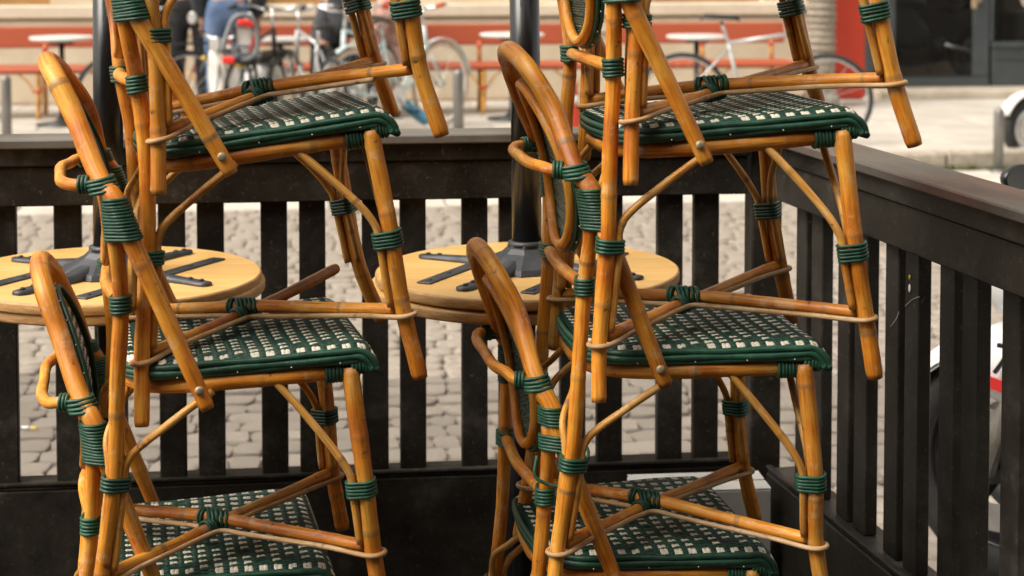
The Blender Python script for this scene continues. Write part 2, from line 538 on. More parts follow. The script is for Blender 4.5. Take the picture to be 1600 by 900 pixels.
# ------------------------------------------------------------------ black wooden fence
def fence_mat(name, wear_sheen, k=1.0):
    m = mat(name, (.009, .0075, .006), .42, 0, .26 if k > .5 else .03)  # low k gives the shaded copy of the paint, its sheen cut
    tc = N(m, 'ShaderNodeTexCoord')
    oi = N(m, 'ShaderNodeObjectInfo')
    cmb = N(m, 'ShaderNodeCombineXYZ')
    for k in range(3): L(m, oi.outputs['Random'], cmb.inputs[k])
    off = N(m, 'ShaderNodeVectorMath', operation='MULTIPLY_ADD'); off.inputs[1].default_value = (3.3, 5.1, 7.7)
    L(m, cmb.outputs[0], off.inputs[0]); L(m, tc.outputs['Object'], off.inputs[2])
    n1 = N(m, 'ShaderNodeTexNoise', Scale=5, Detail=9, Roughness=.7); L(m, off.outputs[0], n1.inputs['Vector'])
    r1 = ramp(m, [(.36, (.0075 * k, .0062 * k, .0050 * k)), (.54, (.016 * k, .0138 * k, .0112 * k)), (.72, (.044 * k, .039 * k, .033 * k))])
    L(m, n1.outputs[0], r1.inputs[0])
    n2 = N(m, 'ShaderNodeTexNoise', Scale=90, Detail=4, Roughness=.8); L(m, off.outputs[0], n2.inputs['Vector'])
    r2 = ramp(m, [(.60 - wear_sheen * .01, (0, 0, 0)), (.74, (.75, .75, .75))])
    L(m, n2.outputs[0], r2.inputs[0])
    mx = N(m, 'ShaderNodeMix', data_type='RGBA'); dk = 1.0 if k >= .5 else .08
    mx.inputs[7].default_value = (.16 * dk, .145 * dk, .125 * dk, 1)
    L(m, r2.outputs[0], mx.inputs[0]); L(m, r1.outputs[0], mx.inputs[6])
    out = mx.outputs[2]
    if wear_sheen:
        n3 = N(m, 'ShaderNodeTexNoise', Scale=3.2, Detail=7, Roughness=.72)
        mp = N(m, 'ShaderNodeMapping'); mp.inputs['Scale'].default_value = (.7, 3.0, 1)
        L(m, off.outputs[0], mp.inputs[0]); L(m, mp.outputs[0], n3.inputs['Vector'])
        r3 = ramp(m, [(.34, (.3, .3, .3)), (.54, (1, 1, 1))]); L(m, n3.outputs[0], r3.inputs[0])
        n4 = N(m, 'ShaderNodeTexNoise', Scale=1.9, Detail=3); L(m, off.outputs[0], n4.inputs['Vector'])
        r4 = ramp(m, [(.46, (.105, .090, .075)), (.60, (.125, .070, .055) if wear_sheen == 1 else (.15, .135, .12))]); L(m, n4.outputs[0], r4.inputs[0])  # first variant reddish wear, second a grey standing in for sky sheen
        mx3 = N(m, 'ShaderNodeMix', data_type='RGBA'); L(m, r3.outputs[0], mx3.inputs[0]); L(m, out, mx3.inputs[6]); L(m, r4.outputs[0], mx3.inputs[7])
        out = mx3.outputs[2]
    L(m, out, bsdf(m).inputs['Base Color'])
    rr = N(m, 'ShaderNodeMapRange'); rr.inputs[3].default_value = .34; rr.inputs[4].default_value = .62
    L(m, n1.outputs[0], rr.inputs[0]); L(m, rr.outputs[0], bsdf(m).inputs['Roughness'])
    gr = N(m, 'ShaderNodeTexNoise', Scale=40, Detail=5); 
    mp2 = N(m, 'ShaderNodeMapping'); mp2.inputs['Scale'].default_value = (1, 1, 1)
    L(m, off.outputs[0], mp2.inputs[0]); L(m, mp2.outputs[0], gr.inputs['Vector'])
    bp = N(m, 'ShaderNodeBump', Strength=.7, Distance=.0012); L(m, gr.outputs[0], bp.inputs['Height']); L(m, bp.outputs[0], bsdf(m).inputs['Normal'])
    return m


FBLACK_SHADED = fence_mat('black_paint_shaded', 0, .10)  # shaded copy for the long side, shade put into the paint itself
FDUST_LIT = fence_mat('dusty_black_paint_lit', 0, .85)  # same paint as a lit copy for the right side, with real dust
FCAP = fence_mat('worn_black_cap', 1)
FCAP_SHEEN = fence_mat('sheen_grey_cap', 2)  # left cap: pale sky sheen painted in as grey over the wear
HF = .995
CORNER = np.array([.542, 3.78])


def fence(root, d1, d2, a0, a1, phase, cap0, cap1, flip):
    """d1 along, d2 outward; a0..a1 extent along d1 measured from the corner"""
    ang = math.atan2(d1[1], d1[0])
    FB_ = FDUST_LIT if flip else FBLACK_SHADED
    loc0 = (CORNER[0], CORNER[1], 0)
    def bx(name, a, b_, o0, o1, z0, z1, m, bev=.003):
        q = MB()
        q.box((0, 0, 0), (b_ - a, o1 - o0, z1 - z0), bev=bev)
        p = d1 * (a + b_) / 2 + d2 * (o0 + o1) / 2
        return q.build(name, m, root, (p[0], p[1], (z0 + z1) / 2), (0, 0, ang))
    bx('cap_board', cap0, cap1, 0, .125, HF - .020, HF, FCAP if flip else FCAP_SHEEN)
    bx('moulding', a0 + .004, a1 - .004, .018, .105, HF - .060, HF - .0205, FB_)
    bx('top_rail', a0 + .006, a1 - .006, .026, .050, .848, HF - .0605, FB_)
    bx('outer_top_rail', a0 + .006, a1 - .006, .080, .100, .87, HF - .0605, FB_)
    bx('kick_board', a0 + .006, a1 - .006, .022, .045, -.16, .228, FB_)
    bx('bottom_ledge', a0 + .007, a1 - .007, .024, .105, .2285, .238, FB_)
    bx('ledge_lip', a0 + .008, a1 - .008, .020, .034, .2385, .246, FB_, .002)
    # slats in pairs
    a = phase
    per = .2222
    k = 0
    while a + .058 < a1 - .002:
        for dd in (0, .084):
            s0 = a + dd
            if s0 > a0 + .002 and s0 + .058 < a1 - .002:
                rr = random.Random(int(s0 * 1e4))
                o = bx('slat', s0, s0 + .058, .0505, .0765, .2385, HF - .065, FB_, .0025)
                o.rotation_euler.z += rr.uniform(-.012, .012)
        a += per


# the long side: its pairs read from the photo
dL = E1; dLo = E2
lf = tag(empty('slatted_fence', (CORNER[0], CORNER[1], 0)), 'long black slatted wooden fence running across behind the tables', 'fence', 'terrace fences')
# slat left edge at photo x 720 -> distance from the corner
def along_left(u):
    # intersection of the pixel column with the slat plane (0.06 behind the cap edge)
    c = CORNER + dLo * .06
    k = (u - 800) / FPX
    t = (k * c[1] - c[0]) / (dL[0] - k * dL[1])
    return t
ph = along_left(720.5)
while ph > -3.2: ph -= .2222
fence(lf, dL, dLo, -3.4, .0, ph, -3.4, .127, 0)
dR = np.array([math.sin(rad(12.86)), -math.cos(rad(12.86))]); dRo = np.array([math.cos(rad(12.86)), math.sin(rad(12.86))])
rf = tag(empty('slatted_fence', (CORNER[0], CORNER[1], 0)), 'short black slatted wooden fence with scuffed cap coming forward at the right', 'fence', 'terrace fences')
def along_right(u, o=.05):
    c = CORNER + dRo * o
    k = (u - 800) / FPX
    return (k * c[1] - c[0]) / (dR[0] - k * dR[1])
ph = along_right(1388)
while ph > .03: ph -= .2222
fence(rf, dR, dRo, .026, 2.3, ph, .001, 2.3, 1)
# corner post
q = MB(); q.box((0, 0, 0), (.07, .07, HF - .022 + .16), bev=.004)
pc = CORNER + dLo * .062 + dRo * .040
q.build('post', FBLACK_SHADED, lf, tuple(V((pc[0] - CORNER[0], pc[1] - CORNER[1], (HF - .022 - .16) / 2 - .0))), (0, 0, SD))

# ------------------------------------------------------------------ bistro tables: one upright, one upside down on top of it
def wood_top():
    m = mat('beech_top', (.62, .38, .15), .38)
    tc = N(m, 'ShaderNodeTexCoord')
    mp = N(m, 'ShaderNodeMapping'); mp.inputs['Scale'].default_value = (1.0, 9.0, 2.0)
    mp.inputs['Rotation'].default_value = (0, 0, .5)
    L(m, tc.outputs['Object'], mp.inputs[0])
    n = N(m, 'ShaderNodeTexNoise', Scale=3.2, Detail=8, Roughness=.62, Distortion=.6); L(m, mp.outputs[0], n.inputs['Vector'])
    r = ramp(m, [(.30, (.60, .33, .095)), (.50, (.70, .415, .135)), (.70, (.75, .475, .18))]); L(m, n.outputs[0], r.inputs[0])
    L(m, r.outputs[0], bsdf(m).inputs['Base Color'])
    n2 = N(m, 'ShaderNodeTexNoise', Scale=8, Detail=5); L(m, tc.outputs['Object'], n2.inputs['Vector'])
    rr = N(m, 'ShaderNodeMapRange'); rr.inputs[3].default_value = .30; rr.inputs[4].default_value = .55
    L(m, n2.outputs[0], rr.inputs[0]); L(m, rr.outputs[0], bsdf(m).inputs['Roughness'])
    bp = N(m, 'ShaderNodeBump', Strength=.4, Distance=.0006); L(m, n.outputs[0], bp.inputs['Height']); L(m, bp.outputs[0], bsdf(m).inputs['Normal'])
    return m


TWOOD = wood_top()
TEDGE = noisy('plywood_edge', (.36, .19, .065), (.58, .34, .13), 14, (.45, .6), .0006, 60, stretch=(2, 2, 9))
IRON = noisy('cast_iron', (.040, .042, .046), (.075, .078, .084), 18, (.36, .52), .0008, 220, metal=.35)
POLE = noisy('black_powder_coat', (.004, .004, .0045), (.007, .007, .0075), 20, (.20, .30), .0002, 500, stretch=(1, 1, .1))


def top_mesh():
    b = MB()
    R = .300
    b.lathe([(R - .004, -.0105), (R - .0008, -.0085), (R, -.006), (R, .006), (R - .0008, .0085), (R - .004, .0105)], sides=96)
    for i in range(len(b.m)): b.m[i] = 1
    b.m[-1] = 0; b.m[-2] = 0
    return b


def table(name_label, loc, rz, upside, tilt=0.0, spider_z=0.0):
    """built as seen upside-down: z=0 is the underside plane of the top, the column rises from it"""
    root = empty('bistro_table', loc, (tilt + (math.pi if not upside else 0), 0, rz))
    top_mesh().build('table_top', [TWOOD, TEDGE], root, (0, 0, -.0105))
    sp = MB()
    # four cast arms with rounded feet
    for k in range(4):
        a = rad(150 + 90 * k) - .0
        d = V((math.cos(a), math.sin(a), 0)); n = V((-d.y, d.x, 0))
        pr = [(.02, .030, .030), (.05, .026, .028), (.09, .020, .019), (.15, .0145, .012), (.20, .0135, .010), (.228, .0165, .0085), (.243, .015, .008), (.251, .008, .0075)]
        vs = []; fs = []
        for (x, hw, h) in pr:
            for (s, z) in ((-1, .0015), (-.95, h * .75), (-.45, h), (.45, h), (.95, h * .75), (1, .0015)):
                vs.append(tuple(d * x + n * (s * hw) + V((0, 0, z))))
        for i in range(len(pr) - 1):
            for j in range(5):
                fs.append((i * 6 + j, i * 6 + j + 1, (i + 1) * 6 + j + 1, (i + 1) * 6 + j)[::-1])
        fs.append(tuple(range(6))); fs.append(tuple(range((len(pr) - 1) * 6, len(pr) * 6))[::-1])
        sp.add(vs, fs, 0, True)
    # webs between arms and hub
    sp.lathe([(.098, .0015), (.092, .012), (.070, .024), (.050, .034), (.040, .043), (.038, .050), (.0335, .052)], sides=8, M=Matrix.Rotation(rad(150 - 22.5 + 45), 3, 'Z'), smooth=False)
    spi = sp.build('spider_bracket', IRON, root)
    for k in range(4):
        a = rad(150 + 90 * k)
        for x in (.232, .205):
            q = MB(); q.lathe([(.0052, 0), (.0048, .002), (.003, .003)], sides=12)
            q.build('screw', IRON, spi, (math.cos(a) * x, math.sin(a) * x, .0092 if x > .21 else .0100))
    da = V((math.cos(rad(63)), math.sin(rad(63)), 0)); nn = V((da.y, -da.x, 0))
    for s in (-.11, .11):
        q = MB(); q.box((0, 0, 0), (.44, .030, .0035), bev=.0012)
        c = nn * s
        st_ = q.build('steel_strip', IRON, root, (c.x, c.y, .0020), (0, 0, rad(63)))
        for x in (-.195, -.12, .12, .195):
            q = MB(); q.lathe([(.0052, 0), (.0045, .0016), (.002, .0022)], sides=12)
            q.build('screw', IRON, st_, (x, 0, .0018))
    q = MB(); q.tube([(0, 0, .047), (0, 0, .66)], .0293, 32)
    q.build('column', POLE, root)
    q = MB(); q.lathe([(.0375, .046), (.0372, .054), (.0300, .0565)], sides=32); q.build('collar', IRON, root)
    # cast foot at the other end
    q = MB()
    for k in range(4):
        a = rad(150 + 90 * k); d = V((math.cos(a), math.sin(a), 0))
        q.tube(crom([d * .02 + V((0, 0, .655)), d * .10 + V((0, 0, .668)), d * .2 + V((0, 0, .692)), d * .26 + V((0, 0, .708))], .02), [.024, .023, .022, .021, .02, .019, .018, .017, .016, .016, .015, .015, .014, .014, .014, .014][:len(crom([d * .02 + V((0, 0, .655)), d * .10 + V((0, 0, .668)), d * .2 + V((0, 0, .692)), d * .26 + V((0, 0, .708))], .02))] if False else .02, 10, flat=(.7, 1.2))
        q.lathe([(.024, .700), (.024, .722), (.02, .725)], tuple(d * .255), 16)
    q.lathe([(.05, .64), (.055, .66), (.05, .68), (.02, .685)], sides=24)
    q.build('foot', IRON, root)
    return root


TZ = .725      # floor to the underside of the upright top
tabs = [((-.797, 3.32), .03, rad(.6), 'left'), ((.030, 3.326), 0.0, rad(-.6), 'right')]
for (xy, rz, tl, side) in tabs:
    lo = table('', (xy[0] + (.006 if side == 'left' else -.012), xy[1] + .004, TZ), rz + 1.0, False)
    up = table('', (xy[0], xy[1], TZ + .0215 + .0225 + (.004 if side == 'right' else -.004)), rz, True)
    up.rotation_euler.y = tl
    if side == 'left':
        tag(up, 'upside down round beech table with black column behind the left chair stack', 'table', 'stacked round tables')
        tag(lo, 'upright round table carrying the upturned one behind the left chair stack', 'table', 'stacked round tables')
    else:
        tag(up, 'upside down round beech table with black column between the two chair stacks', 'table', 'stacked round tables')
        tag(lo, 'upright round table carrying the upturned one between the two chair stacks', 'table', 'stacked round tables')

# ------------------------------------------------------------------ rattan bistro chairs
KB = {'A': [-0.2688,0.001,0.8857],'AS': [-0.2248,-0.1256,0.7928],'WT': [-0.183,-0.2086,0.6759],'WB': [-0.1712,-0.2147,0.6194],'LB': [-0.1971,-0.1932,0.7009],'LE': [-0.2587,-0.0001,0.7022],'HE': [-0.0634,-0.2254,0.3606],'SCR': [-0.0733,-0.2384,0.3893],'RB': [-0.1848,-0.177,0.5145],'BR': [-0.2319,-0.1775,0.1036],'BB': [-0.248,-0.189,0.0027],'BM': [-0.1929,-0.1876,0.3944],'SF': [0.1946,-0.2115,0.4184],'SB': [-0.2,0.0,0.46],'FT': [0.1598,-0.1994,0.3905],'FB': [0.1598,-0.2092,0.2117],'FR': [0.1733,-0.206,0.1048],'FBt': [0.1885,-0.2058,-0.0014],'XC': [-0.05,0.0003,0.1091],'OV': [-0.1833,0.0004,0.5313]}
KP = {'R1': [0.1994,2.9028,0.0029,0.1666,0.0111,-0.0112],'R2': [0.282,2.8124,0.3641,0.1267,-0.0162,-0.0148],'R3': [0.3452,2.7641,0.7281,0.1527,-0.0732,-0.0144],'R4': [0.3946,2.7503,1.0805,0.148,-0.1389,-0.0247],'L1': [-0.5263,2.8379,-0.0027,0.2317,0.0047,-0.005],'L2': [-0.4319,2.7406,0.3655,0.2501,-0.0486,-0.0212],'L3': [-0.3723,2.7799,0.7163,0.2653,-0.132,-0.0203],'L4': [-0.3362,2.7579,1.0787,0.2612,-0.1945,-0.0226]}
KD = {
    'R1': {'A': [-0.2706,0.0024,0.8923],'AS': [-0.2222,-0.1232,0.806],'ASf': [-0.2258,0.1216,0.7729],'LE': [-0.2565,0.0019,0.7121],'LB': [-0.2007,-0.1914,0.7052],'WT': [-0.1836,-0.2104,0.6688],'WB': [-0.1735,-0.2158,0.614],'RB': [-0.1841,-0.1754,0.5198],'RBf': [-0.1883,0.1766,0.5112],'OV': [-0.1769,-0.0001,0.5338],'SF': [0.198,-0.2145,0.4133],'SFf': [0.1912,0.2132,0.4208]},
    'R2': {'A': [-0.2729,0.0012,0.8798],'AS': [-0.2213,-0.1262,0.792],'ASf': [-0.2373,0.1267,0.7865],'LE': [-0.2587,0.0003,0.7054],'LB': [-0.1966,-0.1932,0.7008],'WT': [-0.1817,-0.2085,0.6782],'WB': [-0.1673,-0.2153,0.6196],'HE': [-0.0665,-0.2229,0.3678],'SCR': [-0.0733,-0.2393,0.3856],'RB': [-0.1846,-0.1759,0.5202],'RBf': [-0.1861,0.1775,0.5166],'OV': [-0.1833,0.001,0.5352],'SF': [0.1987,-0.2122,0.4205],'SFf': [0.2133,0.2042,0.4087],'FT': [0.1602,-0.1998,0.3895],'FB': [0.1632,-0.2117,0.2073],'FR': [0.1745,-0.2062,0.1054],'FBf': [0.1544,0.2114,0.2144],'FRf': [0.1673,0.2071,0.1031],'FBtf': [0.1887,0.2069,0.002],'BM': [-0.1987,-0.19,0.3811],'BR': [-0.2318,-0.1748,0.1115],'XC': [-0.0508,0.0018,0.1131]},
    'R3': {'RB': [-0.1851,-0.177,0.5135],'RBf': [-0.181,0.1763,0.5157],'OV': [-0.1888,0.001,0.5248],'BM': [-0.199,-0.1865,0.3937],'BR': [-0.2349,-0.1774,0.102],'BB': [-0.2448,-0.188,0.0082],'SF': [0.1992,-0.2133,0.4172],'HE': [-0.0607,-0.2261,0.3609],'SCR': [-0.0738,-0.2377,0.3938],'FT': [0.1617,-0.1999,0.3914],'FB': [0.1592,-0.2099,0.2075],'FR': [0.1771,-0.2075,0.1043],'FBt': [0.1874,-0.2047,0.0012],'FBf': [0.1576,0.2096,0.2097],'FRf': [0.1728,0.2066,0.1068],'XC': [-0.0509,0.0006,0.1092]},
    'R4': {'BR': [-0.2293,-0.1778,0.1058],'BB': [-0.2488,-0.1887,0.0031],'FB': [0.1547,-0.2072,0.2139],'FR': [0.173,-0.206,0.1034],'FBt': [0.1927,-0.2079,-0.0041],'FBf': [0.1586,0.2096,0.2116],'FRf': [0.1739,0.2058,0.1046],'XC': [-0.0501,0.0003,0.1085]},
    'L1': {'A': [-0.2654,0.0026,0.8938],'AS': [-0.2305,-0.1246,0.7981],'ASf': [-0.2155,0.1239,0.7836],'LE': [-0.2601,-0.0022,0.6941],'LB': [-0.1955,-0.1934,0.7],'WT': [-0.1836,-0.2077,0.6794],'WB': [-0.1681,-0.2151,0.618],'RB': [-0.1826,-0.179,0.5082],'SF': [0.1878,-0.2095,0.4213],'SFf': [0.1894,0.2126,0.42]},
    'L2': {'A': [-0.2668,0.0006,0.877],'AS': [-0.2319,-0.1248,0.8032],'ASf': [-0.2135,0.1257,0.7941],'LE': [-0.2578,-0.0005,0.6982],'LB': [-0.1958,-0.1936,0.6975],'WT': [-0.1831,-0.2085,0.6767],'WB': [-0.1721,-0.2134,0.6277],'HE': [-0.0629,-0.2273,0.3535],'SCR': [-0.0754,-0.2384,0.3887],'RB': [-0.1789,-0.1767,0.5161],'RBf': [-0.1935,0.1766,0.5123],'SF': [0.1873,-0.2099,0.4203],'SFf': [0.1872,0.2146,0.4298],'FT': [0.1584,-0.1994,0.3896],'FB': [0.1607,-0.2111,0.2062],'FR': [0.1764,-0.2068,0.1038],'FBf': [0.1644,0.208,0.2092],'FRf': [0.1738,0.2058,0.1044],'FBtf': [0.1857,0.2061,-0.0016],'BM': [-0.1914,-0.1872,0.3963],'XC': [-0.0459,-0.0001,0.1086]},
    'L3': {'WB': [-0.1749,-0.2146,0.617],'RB': [-0.1798,-0.1772,0.5138],'RBf': [-0.1924,0.177,0.511],'HE': [-0.0635,-0.2255,0.3602],'SCR': [-0.0707,-0.2386,0.3891],'BM': [-0.1837,-0.1867,0.4058],'BR': [-0.2318,-0.1777,0.1028],'BB': [-0.2475,-0.1899,-0.001],'SF': [0.1939,-0.2118,0.4135],'FT': [0.1588,-0.1991,0.3919],'FB': [0.1583,-0.207,0.2227],'FR': [0.1703,-0.2059,0.1031],'FBt': [0.1817,-0.2066,-0.0088],'FBf': [0.159,0.2104,0.2183],'FBtf': [0.1987,0.2042,-0.0017],'XC': [-0.0529,-0.0003,0.105]},
    'L4': {'BR': [-0.2319,-0.1783,0.0962],'BB': [-0.2504,-0.1884,0.0068],'FB': [0.1663,-0.2106,0.2087],'FR': [0.1722,-0.2052,0.111],'FBt': [0.1857,-0.205,0.0004],'FRf': [0.1733,0.2058,0.1022],'XC': [-0.05,0.0004,0.1098]}}


def kp(c, n):
    if n in KD[c]: return np.array(KD[c][n])
    if n.endswith('f') and n[:-1] in KB:
        q = np.array(KB[n[:-1]]); 
        if n[:-1] in KD[c]:
            q = np.array(KD[c][n[:-1]]) * .5 + q * .5
        q = q.copy(); q[1] = -q[1]; return q
    q = np.array(KB[n])
    return q


def cane(name, pts, r, parent, m=None, seed=0, step=.009, sides=14, r_end=None, joints=(.13, .24), closed=False):
    rr = random.Random(seed)
    P = crom(pts, step, closed)
    Ls = np.concatenate([[0], np.cumsum(np.linalg.norm(np.diff(P, axis=0), axis=1))])
    xs = []
    x = rr.uniform(.03, joints[1] * .8)
    while x < Ls[-1] - .02:
        xs.append(x); x += rr.uniform(*joints)
    if xs and not closed:
        ex = np.concatenate([np.array(xs) + o for o in (-.0085, -.0065, -.0045, -.002, .002, .0045, .0065, .0085)])
        allL = np.unique(np.concatenate([Ls, ex[(ex > .003) & (ex < Ls[-1] - .003)]]))
        keep = np.concatenate([[True], np.diff(allL) > .0012]); keep[-1] = True
        allL = allL[keep]
        P = np.stack([np.interp(allL, Ls, P[:, k]) for k in range(3)], 1)
    Ls = np.concatenate([[0], np.cumsum(np.linalg.norm(np.diff(P, axis=0), axis=1))])
    tot = Ls[-1]
    R = np.full(len(P), r) if r_end is None else r + (r_end - r) * Ls / tot
    if name == 'back_hoop':
        R = r * (.74 + .28 * np.sin(np.pi * np.clip(Ls / tot, 0, 1)))
    ringv = np.zeros(len(P))
    for x in xs:
        d = np.abs(Ls - x)
        R = R * (1 + .055 * np.exp(-(d / .006) ** 2))
        amp = rr.uniform(.25, .95); wdt = rr.uniform(.0010, .0045)
        ringv = np.maximum(ringv, amp * np.clip((wdt + .0022 - d) / .0022, 0, 1))
    R = R * (1 + .02 * np.sin(Ls * 31 + seed) + .012 * np.sin(Ls * 83 + seed * 2))
    # slight hand-made waver
    wv = np.stack([np.sin(Ls * 17 + seed + k * 2) for k in range(3)], 1) * .0009
    if not closed: wv *= np.sin(np.pi * np.clip(Ls / tot, 0, 1))[:, None]
    P = P + wv
    if not closed:
        R[0] *= .90; R[-1] *= .90
        ringv[0] = max(ringv[0], .5); ringv[-1] = max(ringv[-1], .5)
    b = MB(); b.tube(P, R, sides, 0, closed, True, ringv, v0=rr.uniform(0, 3))
    return b.build(name, m or CANE, parent)


def coils(b, c, axis, members, n, pitch=.0062, rs=.0034, seed=0, mat_=0, spread=None):
    """n turns of cord round the hull of the members, which are (p0, p1, radius)"""
    rr = random.Random(seed)
    a = np.array(axis, float); a /= np.linalg.norm(a)
    ref = np.array([0, 1.0, 0]) if abs(a[1]) < .8 else np.array([1.0, 0, 0])
    u = np.cross(a, ref); u /= np.linalg.norm(u); v = np.cross(a, u)
    c = np.array(c, float)
    S = 22
    for i in range(n):
        t = (i - (n - 1) / 2) * pitch
        tl = rr.uniform(-.03, .03); tl2 = rr.uniform(-.03, .03)
        cen = []
        for (p0, p1, r) in members:
            p0 = np.array(p0, float); p1 = np.array(p1, float)
            d = (p1 - p0) @ a
            s = ((c + a * t - p0) @ a) / d if abs(d) > 1e-6 else .5
            q = p0 + (p1 - p0) * s - c
            cen.append((q @ u, q @ v, r + rs * .75))
        loop = []
        for k in range(S):
            ph = 2 * math.pi * k / S
            dx, dy = math.cos(ph), math.sin(ph)
            best = max(cen, key=lambda q: q[0] * dx + q[1] * dy + q[2])
            x = best[0] + best[2] * dx; y = best[1] + best[2] * dy
            loop.append(c + a * (t + tl * x + tl2 * y) + u * x + v * y)
        b.tube(loop, rs * rr.uniform(.92, 1.06), 7, mat_, True)


def seat_width(s):
    """half width of the seat at s metres along (back -0.185, nose 0.17+)"""
    w = .172 + (.206 - .172) * min(1, max(0, (s + .185) / .33))
    if s < -.105:
        q = (-.105 - s) / .082
        w = w - .085 * (1 - math.sqrt(max(0.0, 1 - min(1, q) ** 2)))
    return w


NOSE = .034
ZT = .422


def seat_pt(s, y, h=0.0):
    """point on the seat surface raised by h along its normal; the front rolls over a nose"""
    sag = -.006 * (1 - (y / .21) ** 2) * max(0.0, 1 - ((s + .0) / .19) ** 2)
    ay = abs(y) - (seat_width(s) - .034)
    if ay > 0: sag -= .0085 * (ay / .034) ** 2
    if s <= .165:
        return (s, y, ZT + sag + h)
    a = (s - .165) / NOSE
    if a <= math.pi / 2:
        return (.165 + (NOSE + h) * math.sin(a), y, ZT + sag - NOSE + (NOSE + h) * math.cos(a))
    return (.165 + NOSE + h, y, ZT - NOSE - (a - math.pi / 2) * NOSE)


S_END = .165 + NOSE * (math.pi / 2) + .006


def weave(mapf, u0, u1, v0f, v1f, vr, pu=.0232, pv=.0250, edge=None, sw=.0041):
    """green cords running along u, pushed under a grid of cream pairs; returns (green, cream)"""
    G = MB(); C = MB()
    rr = random.Random(3)
    v = vr[0] + sw / 2
    j = 0
    while v < vr[1]:
        # extent of this cord
        us = np.arange(u0, u1 + 1e-6, .0046)
        ok = [u for u in us if v0f(u) + .001 < v < v1f(u) - .001]
        if len(ok) > 2:
            ph = (j % 2) * math.pi
            vs = []; fs = []
            jit = rr.uniform(-.0004, .0004)
            for i, u in enumerate(ok):
                h = .0015 + .0010 * math.sin(u / .0116 * math.pi + ph)
                iu = u0 + pu * (round((u - u0) / pu - .5) + .5); iv = vr[0] + pv * (round((v - vr[0]) / pv - .5) + .5)
                if abs(u - iu) < .0068 and abs(v - iv) < .0054: h = -.0002
                for (dv, dh) in ((-sw * .50, -.0016), (-sw * .25, .0003), (sw * .25, .0003), (sw * .50, -.0016)):
                    vs.append(mapf(u, v + dv + jit, h + dh))
            for i in range(len(ok) - 1):
                for k in range(3):
                    fs.append((i * 4 + k, (i + 1) * 4 + k, (i + 1) * 4 + k + 1, i * 4 + k + 1))
            G.add(vs, fs, 0, True)
        v += sw; j += 1
    # cream pairs
    nu = int((u1 - u0) / pu) + 1; nv = int((vr[1] - vr[0]) / pv) + 1
    for i in range(nu):
        for j in range(nv):
            u = u0 + pu * (i + .5); vv = vr[0] + pv * (j + .5)
            lo, hi = v0f(u), v1f(u)
            if edge:
                if not (lo + .020 < vv < hi - .020): continue
            elif not (lo + .007 < vv < hi - .007): continue
            near_edge = False
            ln = .0108 * rr.uniform(.85, 1.15) * (1.25 if near_edge else 1)
            if rr.random() < .03: continue
            for s in (-1, 1):
                cu = u + s * .0032 + rr.uniform(-.0005, .0005); cv = vv + rr.uniform(-.0008, .0008)
                hw = .0034
                vs = []; fs = []
                prof = [(-.5, .0002), (-.38, .0022), (0, .0027), (.38, .0022), (.5, .0002)]
                for (t, h) in prof:
                    for (x, hh) in ((-hw, -.0010), (-hw * .45, 0), (hw * .45, 0), (hw, -.0010)):
                        vs.append(mapf(cu + x, cv + t * ln, h + hh))
                for a in range(4):
                    for k in range(3):
                        fs.append((a * 4 + k, a * 4 + k + 1, (a + 1) * 4 + k + 1, (a + 1) * 4 + k))
                C.add(vs, fs, 0, True)
    if edge:
        for i in range(nu):
            u = u0 + pu * (i + .5); lo, hi = v0f(u), v1f(u)
            if hi - lo < .05: continue
            for vv in (lo + .0095, hi - .0095):
                if rr.random() < .15: continue
                for s in (-1, 1):
                    cu = u + s * .0032; cv = vv + rr.uniform(-.001, .001); hw = .0033; ln = .0120
                    vs = []; fs = []
                    for (t, h) in ((-.5, .0010), (-.38, .0030), (0, .0034), (.38, .0030), (.5, .0010)):
                        for (x, hh) in ((-hw, -.0010), (-hw * .45, 0), (hw * .45, 0), (hw, -.0010)):
                            vs.append(mapf(cu + x, cv + t * ln, h + hh))
                    for a in range(4):
                        for k in range(3):
                            fs.append((a * 4 + k, a * 4 + k + 1, (a + 1) * 4 + k + 1, (a + 1) * 4 + k))
                    C.add(vs, fs, 0, True)
    return G, C


SEAT_G, SEAT_C = weave(seat_pt, -.182, S_END, lambda u: -seat_width(u), seat_width, (-.206, .206), edge=True)
SEAT_GM = SEAT_G.mesh('seat_weave', WEAVE); SEAT_CM = SEAT_C.mesh('seat_cream', CREAM)
ub = MB()
us = list(np.linspace(-.184, S_END, 34)); vs_ = []; fs_ = []
for u in us:
    for k in range(13):
        t = -1 + 2 * k / 12
        vs_.append(seat_pt(u, seat_width(u) * t, -.0028))
for i in range(33):
    for k in range(12): fs_.append((i * 13 + k, i * 13 + k + 1, (i + 1) * 13 + k + 1, (i + 1) * 13 + k))
ub.add(vs_, fs_, 0, True)
